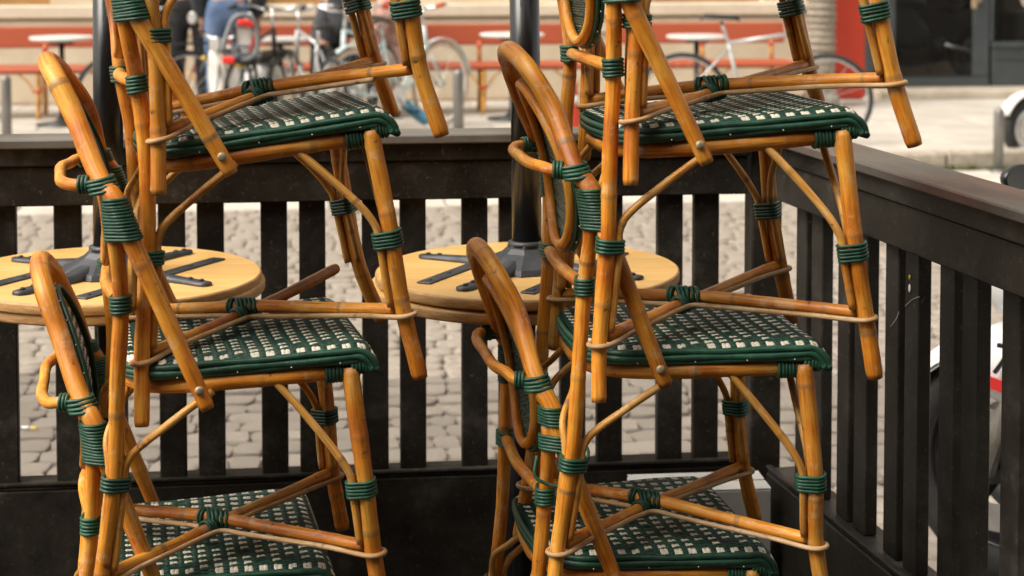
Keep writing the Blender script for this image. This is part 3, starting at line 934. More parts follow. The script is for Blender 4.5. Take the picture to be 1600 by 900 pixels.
# underside sheet, 14 mm lower
vs2 = [(p[0], p[1] * .97, p[2] - .014) for p in vs_[:13 * 24]]
ub.add(vs2, [f[::-1] for f in fs_ if max(f) < 13 * 24], 0, True)
SEAT_UM = ub.mesh('seat_underlay', mat('dark_weave', (.008, .030, .020), .6))
eb = MB()
for (h, o, r) in ((-.001, .0008, .0054), (-.0094, .0022, .0054), (-.0165, .0006, .0042)):
    path = []
    ss = list(np.linspace(S_END + .004, .165, 12)) + list(np.linspace(.15, -.10, 16)) + [-.12, -.135, -.15, -.162, -.172, -.180]
    for s in ss: path.append(seat_pt(s, -seat_width(s) - o, h))
    far_ = [(p[0], -p[1], p[2]) for p in path[::-1]]
    back = []
    pb = path[-1]
    for k in range(1, 6):
        t = k / 6; back.append((pb[0] - .008 * math.sin(math.pi * t), pb[1] * (1 - 2 * t), pb[2]))
    full = path + back + far_
    P = np.array(full); wob = np.stack([np.zeros(len(P)), np.sin(np.arange(len(P)) * .9 + h * 300) * .0006, np.sin(np.arange(len(P)) * .6 + h * 500) * .0008], 1)
    eb.tube(crom(P + wob, .012), r, 9)
fe = seat_pt(S_END + .004, 0)
eb.tube([(fe[0], -.206, fe[2]), (fe[0] + .002, 0, fe[2] - .001), (fe[0], .206, fe[2])], .006, 8)
# small pale nail heads on the edge band
for s_ in np.linspace(-.10, .15, 4):
    for sd_ in (-1, 1):
        p = seat_pt(s_ + rnd.uniform(-.01, .01), sd_ * (seat_width(s_) + .0090), -.0108)
        eb.lathe([(.0011, -.001), (.0008, .0008)], p, 6, 1)
SEAT_EM = eb.mesh('seat_edge', [GREEN, CREAM])


def chair(c, label, broken=None):
    pose = KP[c]
    root = empty('rattan_chair', pose[:3], (pose[5], pose[4], pose[3]))
    tag(root, label, 'chair', 'stacked rattan bistro chairs')
    g = lambda n: kp(c, n)
    sd = sum(ord(ch) * (i + 3) for i, ch in enumerate(c)) * 13
    vec = lambda x, y, z: np.array((x, y, z), float)
    Rm = lambda s: vec(1, s, 1)
    # --- back hoop
    def side(sfx):
        s = -1 if sfx == '' else 1
        return dict(HE=g('HE' + sfx), WT=g('WT' + sfx) + vec(.004, .004 * s, 0), WB=g('WB' + sfx) + vec(.0085, .005 * s, 0), LB=g('LB' + sfx) + vec(.002, 0, 0), AS=g('AS' + sfx),
                    legT=g('WT' + sfx) + vec(-.001, -.008 * s, -.006), legW=g('WB' + sfx) + vec(-.0105, -.006 * s, 0), RB=g('RB' + sfx) + vec(0, .011 * s, 0), RBr=g('RB' + sfx),
                    BM=g('BM' + sfx), BR=g('BR' + sfx), BB=g('BB' + sfx), FT=g('FT' + sfx), FB=g('FB' + sfx) + vec(.008, .004 * s, 0), FR=g('FR' + sfx), FBt=g('FBt' + sfx), s=s)
    n_ = side(''); f_ = side('f')
    A = g('A')
    def shoulder(d): return (A + d['AS']) / 2 + vec(-.006, .030 * d['s'], .016)
    hoop_pts = [n_['HE'], (n_['HE'] + n_['WB']) / 2 + vec(0, 0, 0), n_['WB'], n_['WT'], n_['LB'], n_['AS'], shoulder(n_), A, shoulder(f_), f_['AS'], f_['LB'], f_['WT'], f_['WB'], (f_['HE'] + f_['WB']) / 2, f_['HE']]
    cane('back_hoop', hoop_pts, .0157, root, seed=sd + 1, sides=18, joints=(.2, .34))
    legs = {}
    rails = []
    BIND = MB()
    def bind(members, center, axis, n, pitch=.0062, rs=.0034, seed=0, name='binding'):
        b = MB(); coils(b, center, axis, members, n, pitch, rs, seed + sd); return b.build(name, GREEN, root)
    for d in (n_, f_):
        s = d['s']
        # back leg
        cane('leg', [d['legT'], d['legW'], d['RB'], d['BM'], (d['BM'] + d['BR']) / 2 + vec(.006, 0, 0), d['BR'], d['BB']], .0120, root, seed=sd + 5 + s, joints=(.16, .3))
        # front leg
        cane('leg', [d['FT'] + vec(0, 0, -.003), (d['FT'] + d['FB']) / 2, d['FB'], d['FR'], d['FBt']], .0136, root, seed=sd + 9 + s, r_end=.0130, joints=(.12, .22))
        for e_, rr_ in ((d['BB'], .0186), (d['FBt'], .0190)):
            pass
        # side braces
        fb, fr, br = d['FB'], d['FR'], d['BR']
        bl = d['BM'] + (d['BR'] - d['BM']) * .50 + vec(.003, 0, 0)      # back-leg binding point
        zr = ZT - .052
        def lerp(p, q, t): return p + (q - p) * t
        p0 = vec(.040, .188 * s, zr + .008); p1 = fb + vec(-.033, 0, .040)
        cane('brace', [p0, lerp(p0, p1, .5) + vec(.002, 0, .002), p1, fb + vec(-.0212, 0, .012), fb + vec(-.0200, 0, -.008), (fb + fr) / 2 + vec(-.0196, 0, 0), fr + vec(-.0192, 0, .008)], .0062, root, THIN, sd + 20 + s, sides=10)
        p0 = vec(-.052, .196 * s, zr + .002); p1 = bl + vec(.030, 0, .034)
        cane('brace', [p0, lerp(p0, p1, .5) + vec(-.002, 0, .002), p1, bl + vec(.0198, 0, .012), bl + vec(.0184, 0, -.008), (bl + br) / 2 + vec(.0182, 0, 0), br + vec(.0180, 0, .008)], .0062, root, THIN, sd + 23 + s, sides=10)
        p0 = vec(.164, .085 * s, zr + .004); p1 = fb + vec(-.006, -.036 * s, .055)
        cane('brace', [p0, lerp(p0, p1, .5), p1, fb + vec(-.004, -.0200 * s, .010), (fb + fr) / 2 + vec(-.003, -.0194 * s, 0), fr + vec(-.002, -.0190 * s, .010)], .0060, root, THIN, sd + 26 + s, sides=10)
        p0 = vec(-.172, .070 * s, zr + .004); p1 = bl + vec(-.004, -.036 * s, .055)
        cane('brace', [p0, lerp(p0, p1, .5), p1, bl + vec(-.003, -.0184 * s, .010), (bl + br) / 2 + vec(-.003, -.0181 * s, 0), br + vec(0, -.0179 * s, .010)], .0060, root, THIN, sd + 29 + s, sides=10)
        ax = d['FR'] - d['FB']
        bind([(fb, fr, .0134), (fb + vec(-.0200, 0, 0), fr + vec(-.0192, 0, 0), .0062), (fb + vec(-.004, -.0197 * s, 0), fr + vec(-.002, -.0190 * s, 0), .006)], fb + vec(0, 0, -.004), ax, 5, .0056, .0029, 1)
        ax2 = br - bl
        bind([(bl, br, .0121), (bl + vec(.0184, 0, 0), br + vec(.0180, 0, 0), .0062), (bl + vec(-.003, -.0182 * s, 0), br + vec(0, -.0179 * s, 0), .006)], bl + vec(0, 0, -.004), ax2, 4, .0056, .0029, 2)
        # long wrap joining hoop and back leg
        wc = (d['WT'] + d['WB']) / 2 + vec(-.006, 0, -.004)
        wax = vec(.012, 0, -1.0)
        nW = 10 if s < 0 else 11
        if c == 'R1' and s < 0:
            up_ = wc - wax / np.linalg.norm(wax) * .020; dn_ = wc + wax / np.linalg.norm(wax) * .022
            bind([(d['WT'], d['WB'], .0154), (d['legT'], d['legW'], .0122)], up_, wax, 6, .0050, .0028, 4, 'wrap')
            bind([(d['WT'], d['WB'], .0154), (d['legT'], d['legW'], .0122)], dn_, wax, 5, .0050, .0028, 5, 'wrap')
            lp = dn_ + wax / np.linalg.norm(wax) * .025
            b = MB(); b.tube(crom([lp + vec(-.03, -.02, .01), lp + vec(-.034, -.03, -.02), lp + vec(0, -.034, -.036), lp + vec(.03, -.028, -.03), lp + vec(.055, -.01, .01), lp + vec(.04, .01, .03)], .006), .0028, 7)
            b.build('loose_cord', GREEN, root)
        else:
            bind([(d['WT'], d['WB'], .0154), (d['legT'], d['legW'], .0122)], wc, wax, nW + 3, .0049, .0027, 3, 'wrap')
        # rail binding on the back leg
        bind([(d['RB'] + vec(0, 0, .03), d['RB'] + vec(-.001, 0, -.03), .0122), (d['RBr'] + vec(0, -.008 * s, .03), d['RBr'] + vec(0, -.008 * s, -.03), .008)], d['RB'], vec(.02, 0, -1), 5, .0056, .0030, 6)
    # rear bow (the U behind the back)
    LEp = g('LE')
    lb0 = n_['LB'] + vec(-.020, .006, .002); lb1 = f_['LB'] + vec(-.020, -.006, .002)
    cane('rear_bow', [lb0 + vec(.012, 0, 0), vec((lb0[0] + LEp[0]) / 2 + .006, lb0[1] * .97, lb0[2]), LEp + vec(.014, lb0[1] * .80, 0), LEp + vec(.002, lb0[1] * .55, 0), LEp, LEp + vec(.002, lb1[1] * .55, 0), LEp + vec(.014, lb1[1] * .80, 0), vec((lb1[0] + LEp[0]) / 2 + .006, lb1[1] * .97, lb1[2]), lb1 + vec(.012, 0, 0)], .0092, root, seed=sd + 40, sides=12, joints=(.18, .3))
    for d, lb in ((n_, lb0), (f_, lb1)):
        hd = d['AS'] - d['WT']
        tg = (d['AS'] - d['WT']) / np.linalg.norm(d['AS'] - d['WT'])
        bind([(d['LB'] - tg * .03, d['LB'] + tg * .03, .0162), (d['LB'] - tg * .03 + vec(-.009, 0, 0), d['LB'] + tg * .03 + vec(-.009, 0, 0), .0120)], d['LB'] + vec(0, 0, .001), vec(-.16, 0, 1.0), 4, .0058, .0031, 7)
        bind([(lb + vec(-.02, .006 * -d['s'], 0), lb + vec(.012, 0, 0), .0102)], lb + vec(-.008, .004 * -d['s'], 0), vec(1, .25 * d['s'], 0), 3, .0056, .0030, 8)
    # lower back rail
    cane('back_rail', [n_['RBr'] + vec(0, -.004, 0), (n_['RBr'] + f_['RBr']) / 2 + vec(-.012, 0, .004), f_['RBr'] + vec(0, .004, 0)], .0100, root, seed=sd + 44, sides=12)
    # oval backrest
    OV = g('OV'); T = A + vec(.030, 0, -.052)
    OV = OV + vec(0, 0, .018)
    C0 = (T + OV) / 2; hv = (T - OV) / 2
    def oval(t, k, dx): 
        y = .122 * k * math.sin(t) * (1 - .20 * math.cos(t))
        q = math.cos(t) * k; return C0 + hv * q + vec(dx + .024 * (1 - q * q), y, 0)
    cane('backrest_ring', [oval(2 * math.pi * i / 26, .97, -.013) for i in range(26)], .0085, root, seed=sd + 50, closed=True, sides=12, joints=(.2, .3))
    b = MB()
    for (k, dx, r) in ((1.04, -.004, .0038), (1.045, .003, .0038)):
        b.tube(crom([oval(2 * math.pi * i / 26, k, dx) for i in range(26)], .012, True), r, 8, closed=True)
    for i in range(22):
        p = oval(2 * math.pi * (i + .3) / 22, 1.075, .000)
        b.lathe([(.0015, -.0012), (.001, .0012)], p, 5, 1)
    ring_o = b.build('backrest_edge', [GREEN, CREAM], root)
    hl = np.linalg.norm(hv); hd = hv / hl
    def bmap(u, v, h):
        return C0 + hd * u + vec(h - .006 + .024 * (1 - (u / hl) ** 2), v, 0)
    def bw(u):
        q = max(-1, min(1, u / hl)); t = math.acos(q)
        return .122 * math.sin(t) * (1 - .2 * q)
    ylist = np.linspace(0, hl, 60); ylim = lambda u, sg: max([q_ for q_ in ylist if bw(sg * q_) > abs(u)] or [0.0])
    G, Cc = weave(lambda u, v, h: bmap(v, u, h), -.124, .124, lambda u: -ylim(u, -1), lambda u: ylim(u, 1), (-hl * .99, hl * .99), pu=.0165, pv=.0200)
    o = G.build('backrest_weave', WEAVE, root)
    o = tag(Cc.build('backrest_cream', CREAM, root), kind='stuff')
    # seat
    link('seat_weave', SEAT_GM, root); tag(link('seat_cream', SEAT_CM, root), kind='stuff')
    link('seat_underlay', SEAT_UM, root); link('seat_edge', SEAT_EM, root)
    zr = ZT - .0425
    rp = [vec(.166, -.188, zr), vec(.05, -.186, zr), vec(-.08, -.172, zr), vec(-.148, -.135, zr), vec(-.176, -.06, zr), vec(-.178, 0, zr)]
    rp = rp + [p * vec(1, -1, 1) for p in rp[-2::-1]]
    cane('seat_rail', rp, .0128, root, seed=sd + 60, sides=14)
    cane('seat_rail', [vec(.166, -.19, zr - .006), vec(.170, 0, zr - .006), vec(.166, .19, zr - .006)], .0108, root, seed=sd + 61, sides=12)
    for s in (-1, 1):
        bind([(vec(.05, .186 * s, zr), vec(.166, .188 * s, zr), .0130)], vec(.138, .1876 * s, zr), vec(1, .02 * s, 0), 7, .0056, .0030, 9)
        bind([(vec(.14, .196 * s, zr + .008), vec(.18, .196 * s, zr + .008), .0105)], vec(.172, .196 * s, zr + .008), vec(1, 0, 0), 5, .0056, .0030, 10)
        # screw fixing the hoop to the rail
        d = n_ if s < 0 else f_
        p = g('SCR' if s < 0 else 'SCRf')
        hp = d['HE'] + (d['WB'] - d['HE']) * .115
        b = MB(); b.lathe([(.0072, 0), (.0066, .0022), (.004, .0036), (.001, .004)], sides=14, M=Matrix.Rotation(rad(90 * (1 if s < 0 else -1)), 3, 'X'))
        b.build('screw', SCREW, root, tuple(hp + vec(0, .0126 * s, 0)))
    # crossed stretchers
    XC = g('XC')
    def arm(p, q, dz, seed, cut=(0, 0)):
        p = p + vec(0, 0, .0); q = q + vec(0, 0, .0)
        pc = p + (XC - p) * (.012 / np.linalg.norm(XC - p) + cut[0]); qc = q + (XC - q) * (.012 / np.linalg.norm(XC - q) + cut[1])
        if cut[1]: qc = qc + vec(0, 0, .010)
        return cane('cross_stretcher', [pc, (pc + XC) / 2 + vec(0, 0, dz * .6), XC + vec(0, 0, dz), (XC + qc) / 2 + vec(0, 0, dz * .6), qc], .0098, root, seed=seed, sides=12, joints=(.12, .22))
    arm(n_['FR'], f_['BR'], .0065, sd + 70)
    arm(n_['BR'], f_['FR'], -.005, sd + 71, (0, .17) if broken == 'arm' else (0, 0))
    # centre lashing
    b = MB()
    d1 = (n_['FR'] - f_['BR']); d2 = (f_['FR'] - n_['BR'])
    d1 /= np.linalg.norm(d1); d2 /= np.linalg.norm(d2)
    bis = d1 + d2; bis /= np.linalg.norm(bis)
    coils(b, XC, bis, [(XC - d1 * .1 + vec(0, 0, .0065), XC + d1 * .1 + vec(0, 0, .0065), .0100), (XC - d2 * .1 + vec(0, 0, -.005), XC + d2 * .1 + vec(0, 0, -.005), .0100)], 5, .0066, .0036, sd)
    bis2 = d1 - d2; bis2 /= np.linalg.norm(bis2)
    coils(b, XC - d2 * .022, d2, [(XC - d2 * .1 + vec(0, 0, -.004), XC + d2 * .1 + vec(0, 0, -.004), .0100)], 3, .0060, .0032, sd + 1)
    coils(b, XC - d1 * .026, d1, [(XC - d1 * .1 + vec(0, 0, .0060), XC + d1 * .1 + vec(0, 0, .0060), .0100)], 2, .0060, .0032, sd + 2)
    b.build('lashing', GREEN, root)
    # thin cord cane bent round the legs and pinched to the crossing
    order = [n_['FR'], n_['BR'], f_['BR'], f_['FR']]
    names_ = ['nf', 'nb', 'fb', 'ff']
    def around(i, p):
        out = p - XC; out[2] = 0; out /= np.linalg.norm(out)
        prv = order[(i - 1) % 4]; nxt = order[(i + 1) % 4]
        lat = np.cross([0, 0, 1.0], out)
        sgn = 1 if (nxt - p) @ lat > 0 else -1
        R_ = .0172
        return [p + (-lat * sgn * math.cos(a) + out * math.sin(a)) * R_ + vec(0, 0, -.008) for a in np.linspace(0, math.pi, 7)]
    segs = []
    for i in range(4):
        p = order[i]; q = order[(i + 1) % 4]
        mid = (p + q) / 2 - XC; mid[2] = 0
        mid /= np.linalg.norm(mid)
        def off(pt, fr_):
            base = pt + (XC - pt) * fr_
            al = XC - pt; al[2] = 0; al /= np.linalg.norm(al)
            la = np.cross([0, 0, 1.0], al); la = la if la @ mid > 0 else -la
            return base + la * .0150 + vec(0, 0, -.006)
        segs.append([off(p, .25), off(p, .55), off(p, .80), XC + mid * .028 + vec(0, 0, -.006), off(q, .80), off(q, .55), off(q, .25)])
    if broken == 'arm':
        # cord torn off at the far front leg
        pts = segs[3][3:] + around(0, order[0]) + segs[0] + around(1, order[1]) + segs[1] + around(2, order[2]) + segs[2][:4]
        cane('stretcher_cord', pts, .0042, root, CORD, sd + 80, sides=8, step=.007)
    elif broken == 'cord':
        pts = segs[0][2:] + around(1, order[1]) + segs[1] + around(2, order[2]) + segs[2] + around(3, order[3]) + segs[3][:5]
        pts = [segs[0][0], segs[0][1]] + pts
        cane('stretcher_cord', pts, .0042, root, CORD, sd + 80, sides=8, step=.007)
    else:
        pts = []
        for i in range(4): pts += around(i, order[i]) + segs[i]
        cane('stretcher_cord', pts, .0042, root, CORD, sd + 80, sides=8, step=.007, closed=True)
    return root


chair('R1', 'lowest rattan chair of the right stack, with a torn green wrap on its back hoop')
chair('R2', 'second lowest rattan chair of the right stack, its rounded back hoop before the column')
chair('R3', 'third rattan chair up in the right stack, its seat level with the fence top')
chair('R4', 'topmost rattan chair of the right stack, only its legs and crossed stretchers in view')
chair('L1', 'lowest rattan chair of the left stack, its seat at the bottom edge')
chair('L2', 'second lowest rattan chair of the left stack, its hoop beside the left column')
chair('L3', 'third rattan chair up in the left stack, one cross stretcher broken off its front leg', 'arm')
chair('L4', 'topmost rattan chair of the left stack, only its tilted legs and stretchers in view', 'cord')

# ------------------------------------------------------------------ across the street: building, shop front
def au(u, b):
    """distance along the street at which photo column u meets the line b metres across"""
    k = (u - 800) / FPX
    return b * (math.sin(SD) + k * math.cos(SD)) / (math.cos(SD) - k * math.sin(SD))


def zv(v, u, b):
    """height of photo row v at that place"""
    Y = st(au(u, b), b)[1]
    c, s_ = math.cos(PITCH), math.sin(PITCH)
    t = (v - (-95 + FPX * math.tan(PITCH))) / FPX
    # up/d = -t ; solve for z
    # d = Y c - h s ; up = Y s + h c ; up = -t d
    h = -Y * (s_ + t * c) / (c - t * s_)
    return EYE + h


BW = 15.72
CREAMW = noisy('cream_render', (.60, .50, .36), (.70, .60, .45), 3, (.7, .85), .002, 50, rnd_amt=.03)
SILLM = noisy('cream_moulding', (.64, .55, .41), (.74, .65, .51), 4, (.6, .8), .001, 60, rnd_amt=.04)
PLINTH = noisy('brown_plinth', (.20, .12, .06), (.32, .20, .10), 8, (.7, .85), .002, 60)
BWOOD = noisy('brown_window_wood', (.34, .17, .05), (.48, .27, .09), 6, (.4, .6), .001, 60, stretch=(1, 1, 8))
SHOPM = noisy('grey_blue_paint', (.036, .045, .049), (.050, .060, .064), 5, (.35, .5), .0005, 80, rnd_amt=.05)
STEP = noisy('step_stone', (.40, .34, .26), (.54, .47, .38), 6, (.6, .8), .002, 60)
DARKIN = noisy('dark_interior', (.030, .027, .024), (.050, .045, .040), 3, (.7, .9))
WHITE = noisy('white_paint', (.70, .68, .64), (.80, .78, .74), 6, (.3, .45), .0003, 90)
REDP = noisy('orange_red_paint', (.50, .034, .010), (.56, .046, .015), 3, (.4, .55), .0006, 60)
GLASS = mat('shop_glass', (.55, .58, .58), .03)
bsdf(GLASS).inputs['Transmission Weight'].default_value = 1.0
bsdf(GLASS).inputs['IOR'].default_value = 1.25
DGLASS = mat('window_glass', (.035, .032, .028), .06)


def sbox(name, a0, a1, b0, b1, z0, z1, m, parent, bev=.004):
    q = MB(); q.box((0, 0, 0), (a1 - a0, b1 - b0, z1 - z0), bev=bev)
    p = st((a0 + a1) / 2, (b0 + b1) / 2, (z0 + z1) / 2)
    o = q.build(name, m, None, p, (0, 0, SD))
    if parent is not None:
        o.parent = parent
        o.location = V(p) - parent.location
    return o


bld = tag(empty('cream_building', st(0, BW, PAVE_Z)), 'cream rendered building with a moulded sill band behind the red benches', 'building')
ZS = zv(7, 440, BW); ZS0 = zv(27, 440, BW)          # sill band
A_L, A_R = -9.0, au(1352, BW)
wins = [(au(-330, BW), au(-150, BW)), (au(-120, BW), au(78, BW)), (au(395, BW), au(640, BW)), (au(968, BW), au(1192, BW))]
sbox('wall', A_L, A_R, BW, BW + .35, PAVE_Z, ZS0 - .0, CREAMW, bld)
edges = [A_L] + [x for w_ in wins for x in w_] + [A_R]
for i in range(0, len(edges), 2):
    sbox('pier', edges[i], edges[i + 1], BW + .002, BW + .35, ZS + .002, 2.4, CREAMW, bld)
sbox('upper_wall', A_L, 9.0, BW, BW + .35, 2.404, 6.5, CREAMW, bld)
sbox('sill_band', A_L, A_R, BW - .075, BW + .345, ZS0 + .002, ZS, SILLM, bld, .012)
sbox('string_course', A_L, A_R, BW - .030, BW - .001, ZS0 - .16, ZS0 - .02, SILLM, bld, .010)
sbox('plinth', A_L, A_R, BW - .035, BW - .002, PAVE_Z, zv(163, 100, BW) + .01, PLINTH, bld, .006)
for (a0, a1) in wins:
    w_ = sbox('window', a0 + .004, a1 - .004, BW + .16, BW + .20, ZS + .004, 2.398, BWOOD, bld)
    n_p = 2
    ww = (a1 - a0 - .008 - .07 * (n_p + 1)) / n_p
    for k in range(n_p):
        aa = .07 + k * (ww + .07) - (a1 - a0 - .008) / 2
        q = MB(); q.box((0, 0, 0), (ww, .012, 2.398 - ZS - .17), bev=.002)
        o = q.build('pane', DGLASS, w_, (aa + ww / 2, -.0275, .012), (0, 0, 0))
        q = MB(); q.box((0, 0, 0), (ww, .045, .05), bev=.006); q.build('glazing_bar', BWOOD, w_, (aa + ww / 2, -.04, .25))
# shop front
shop = tag(empty('shop_front', st(au(1500, BW), BW, PAVE_Z)), 'dark grey blue shop front with glazed door above a stone step', 'shop front')
zst = zv(136, 1480, BW)
sbox('step', A_R + .02, 9.0, BW - .42, BW + .3, PAVE_Z, zst, STEP, shop, .012)
uu = lambda u: au(u, BW)
sbox('post', A_R + .006, uu(1366), BW - .04, BW + .1, zst + .001, 2.40, SHOPM, shop)
dr = sbox('door', uu(1372), uu(1548), BW + .01, BW + .06, zst + .002, zst + .10, SHOPM, shop)
def door_piece(name, u0, u1, z0, z1, m, b0=BW + .012, b1=BW + .058):
    q = MB(); q.box((0, 0, 0), (uu(u1) - uu(u0), b1 - b0, z1 - z0), bev=.006)
    p = V(st((uu(u0) + uu(u1)) / 2, (b0 + b1) / 2, (z0 + z1) / 2))
    o = q.build(name, m, None, p, (0, 0, SD))
    base = V(dr.location) + shop.location
    M_ = Matrix.Translation(base) @ Euler((0, 0, SD)).to_matrix().to_4x4()
    o.parent = dr
    o.matrix_basis = M_.inverted() @ (Matrix.Translation(p) @ Euler((0, 0, SD)).to_matrix().to_4x4())
    return o
zg0 = zv(121, 1460, BW); zd1 = 2.39
door_piece('door_stile', 1372, 1401, zst + .104, zd1, SHOPM)
door_piece('door_stile', 1522, 1548, zst + .104, zd1, SHOPM)
door_piece('bottom_rail', 1401.3, 1521.7, zst + .104, zg0, SHOPM)
door_piece('pane', 1401.5, 1521.5, zg0 + .002, zd1, GLASS, BW + .03, BW + .036)
h_ = door_piece('handle', 1516, 1524, zv(13, 1520, BW), zv(-25, 1520, BW), SCREW, BW - .06, BW - .03)
door_piece('handle_rose', 1519, 1533, zv(4, 1520, BW), zv(-12, 1520, BW), SCREW, BW - .029, BW + .011)
zw = zv(62, 1580, BW)
sbox('stall_riser', uu(1552), 9.0, BW + .004, BW + .07, zst + .002, zw - .075, SHOPM, shop)
sbox('panel_moulding', uu(1556), 8.9, BW - .012, BW + .003, zw - .19, zw - .165, SHOPM, shop)
sbox('window_sill', uu(1550), 9.0, BW - .03, BW + .09, zw - .073, zw - .02, SHOPM, shop)
sbox('window_pane', uu(1552), 9.0, BW + .03, BW + .036, zw - .018, 2.39, GLASS, shop)
sbox('window_stile', uu(1549), uu(1554), BW + .0, BW + .07, zw - .018, 2.39, SHOPM, shop)
# lettering strip low on the window: an unreadable row of small white letters
b = MB()
rl = random.Random(5)
x = uu(1555); zl = zw + .005
while x < 6.2:
    wl = rl.uniform(.030, .05)
    hgt = rl.choice([.045, .06, .045])
    q0 = st(x, BW + .0285, zl); e = V((E1[0], E1[1], 0))
    for (dx, dz, w2, h2) in rl.choice([[(0, 0, .012, hgt), (wl * .55, 0, .012, hgt), (0, hgt - .012, wl * .6, .012)], [(0, 0, .012, hgt), (0, 0, wl * .6, .012)], [(0, 0, wl * .6, .012), (0, hgt - .012, wl * .6, .012), (0, 0, .012, hgt)]]):
        p = V(q0) + e * (dx + w2 / 2) + V((0, 0, dz + h2 / 2))
        b.box(p, (w2, .002, h2), rz=SD)
    x += wl + .008
o = b.build('window_lettering', WHITE, shop); o.location = -shop.location
# room behind the glass
sbox('room_floor', A_R + .01, 9.0, BW + .31, BW + 3.4, PAVE_Z + .0, zst - .004, PLINTH, shop)
sbox('room_back', A_R - .2, 9.2, BW + 3.4, BW + 3.5, PAVE_Z, 2.6, DARKIN, shop)
sbox('room_ceiling', A_R - .2, 9.2, BW + .351, BW + 3.39, 2.404, 2.5, DARKIN, shop)
sbox('room_side', A_R - .2, A_R - .1, BW + .351, BW + 3.39, PAVE_Z, 2.40, DARKIN, shop)

# red panel and ribbed pillar between the two fronts
q = MB(); q.box((0, 0, 0), (uu(1352) - uu(1296), .10, 1.5), bev=.02)
b_ = 15.0
o = MB(); o.box((0, 0, 0), (au(1351, b_) - au(1294, b_), .12, 1.62), bev=.03)
p = st((au(1351, b_) + au(1294, b_)) / 2, b_, zv(156, 1320, b_) + .81)
tag(o.build('red_board', REDP, None, p, (0, 0, SD)), 'upright orange red board standing between pillar and shop front', 'board')
PILL = noisy('weathered_wrap', (.20, .165, .125), (.40, .35, .28), 16, (.75, .9), .006, 70, stretch=(1, 1, 6))
b_ = 14.7
pz = PAVE_Z
prof = [(.17, 0), (.17, .10), (.135, .13)]
zz = .13
i = 0
while zz < 1.9:
    prof += [(.120 + .006 * math.sin(i * 1.9), zz + .004), (.138 + .008 * math.sin(i * 1.3), zz + .02), (.136 + .006 * math.sin(i * 2.1), zz + .045), (.119, zz + .058)]
    zz += .062; i += 1
prof += [(.05, zz)]
o = MB(); o.lathe(prof, sides=20)
tag(o.build('ribbed_pillar', PILL, None, st(au(1283, b_), b_, pz)), 'round grey brown ribbed pillar beside the orange red board', 'pillar')

# ------------------------------------------------------------------ red woven benches and white tables
def lattice():
    m = mat('red_lattice_weave', (.60, .10, .04), .5)
    tc = N(m, 'ShaderNodeTexCoord'); mp = N(m, 'ShaderNodeMapping'); mp.inputs['Rotation'].default_value = (0, rad(45), 0)
    L(m, tc.outputs['Object'], mp.inputs[0])
    ck = N(m, 'ShaderNodeTexChecker', Scale=62)
    ck.inputs['Color1'].default_value = (.36, .058, .018, 1); ck.inputs['Color2'].default_value = (.40, .100, .045, 1)
    L(m, mp.outputs[0], ck.inputs['Vector']); L(m, ck.outputs[0], bsdf(m).inputs['Base Color'])
    return m


LATT = lattice()
RBIND = noisy('red_binding', (.50, .05, .02), (.60, .08, .03), 40, (.4, .5))


def bench(a0, a1, b0, label):
    root = tag(empty('rattan_bench', st((a0 + a1) / 2, b0, PAVE_Z), (0, 0, SD)), label, 'bench', 'red benches along the building')
    Lh = (a1 - a0) / 2
    q = MB(); q.box((0, 0, 0), (2 * Lh, .40, .055), bev=.02); q.build('seat', LATT, root, (0, 0, .405))
    q = MB(); q.box((0, 0, 0), (2 * Lh, .035, .185), bev=.012); q.build('backrest', LATT, root, (0, .22, .665), (rad(-6), 0, 0))
    xs = list(np.linspace(-Lh + .12, Lh - .12, max(2, int(round((a1 - a0) / .95)) + 1)))
    for x in xs:
        for y in (-.17, .17):
            q = MB(); q.tube(crom([(x, y, .38), (x + .004, y, .2), (x, y - (.02 if y < 0 else -.03), .0)], .05), .021, 8); lg = q.build('leg', THIN, root)
            q = MB(); q.tube([(x, y, .215), (x, y, .245)], .026, 8); q.build('binding', RBIND, lg)
        for s in (-1, 1):
            q = MB(); q.tube(crom([(x + s * .03, -.17, .22), (x + s * .09, -.17, .32), (x + s * .16, -.17, .375)], .03), .009, 6); q.build('brace', THIN, root)
        q = MB(); q.tube([(x, .19, .42), (x, .21, .60)], .019, 8); pst = q.build('back_post', THIN, root)
        q = MB(); q.tube([(x, .205, .545), (x, .208, .585)], .024, 8); q.build('binding', RBIND, pst)
    return root


bench(au(-140, 14.65), au(262, 14.65), 14.65, 'long red woven bench with cane legs behind the left column')
bench(au(300, 14.65), au(548, 14.65), 14.65, 'red woven bench half hidden by the parked moped and handlebars')
bench(au(590, 14.65), au(912, 14.65), 14.65, 'red woven bench beside the bicycle wheel, behind the middle column')
bench(au(975, 14.65), au(1236, 14.65), 14.65, 'red woven bench left of the ribbed pillar, behind the silver bicycle')
MARB = noisy('white_table_top', (.62, .60, .57), (.74, .72, .69), 5, (.25, .4))
BLACKM = noisy('black_metal', (.014, .014, .014), (.025, .025, .025), 20, (.35, .5))


def far_table(u, v, b_, label, r=.255):
    a = au(u, b_); zt = zv(v, u, b_)
    root = tag(empty('pedestal_table', st(a, b_, PAVE_Z)), label, 'table', 'white tables along the benches')
    h = zt - PAVE_Z
    q = MB(); q.lathe([(.02, h - .028), (r - .02, h - .028), (r, h - .018), (r, h - .004), (r - .006, h)], sides=36); q.build('table_top', MARB, root)
    q = MB(); q.lathe([(.10, h - .06), (.10, h - .03)], sides=16); q.build('bracket', BLACKM, root)
    q = MB(); q.tube([(0, 0, .03), (0, 0, h - .05)], .022, 12); q.build('column', BLACKM, root)
    q = MB(); q.lathe([(.21, 0), (.21, .015), (.06, .035), (.03, .07)], sides=24); q.build('base', BLACKM, root)


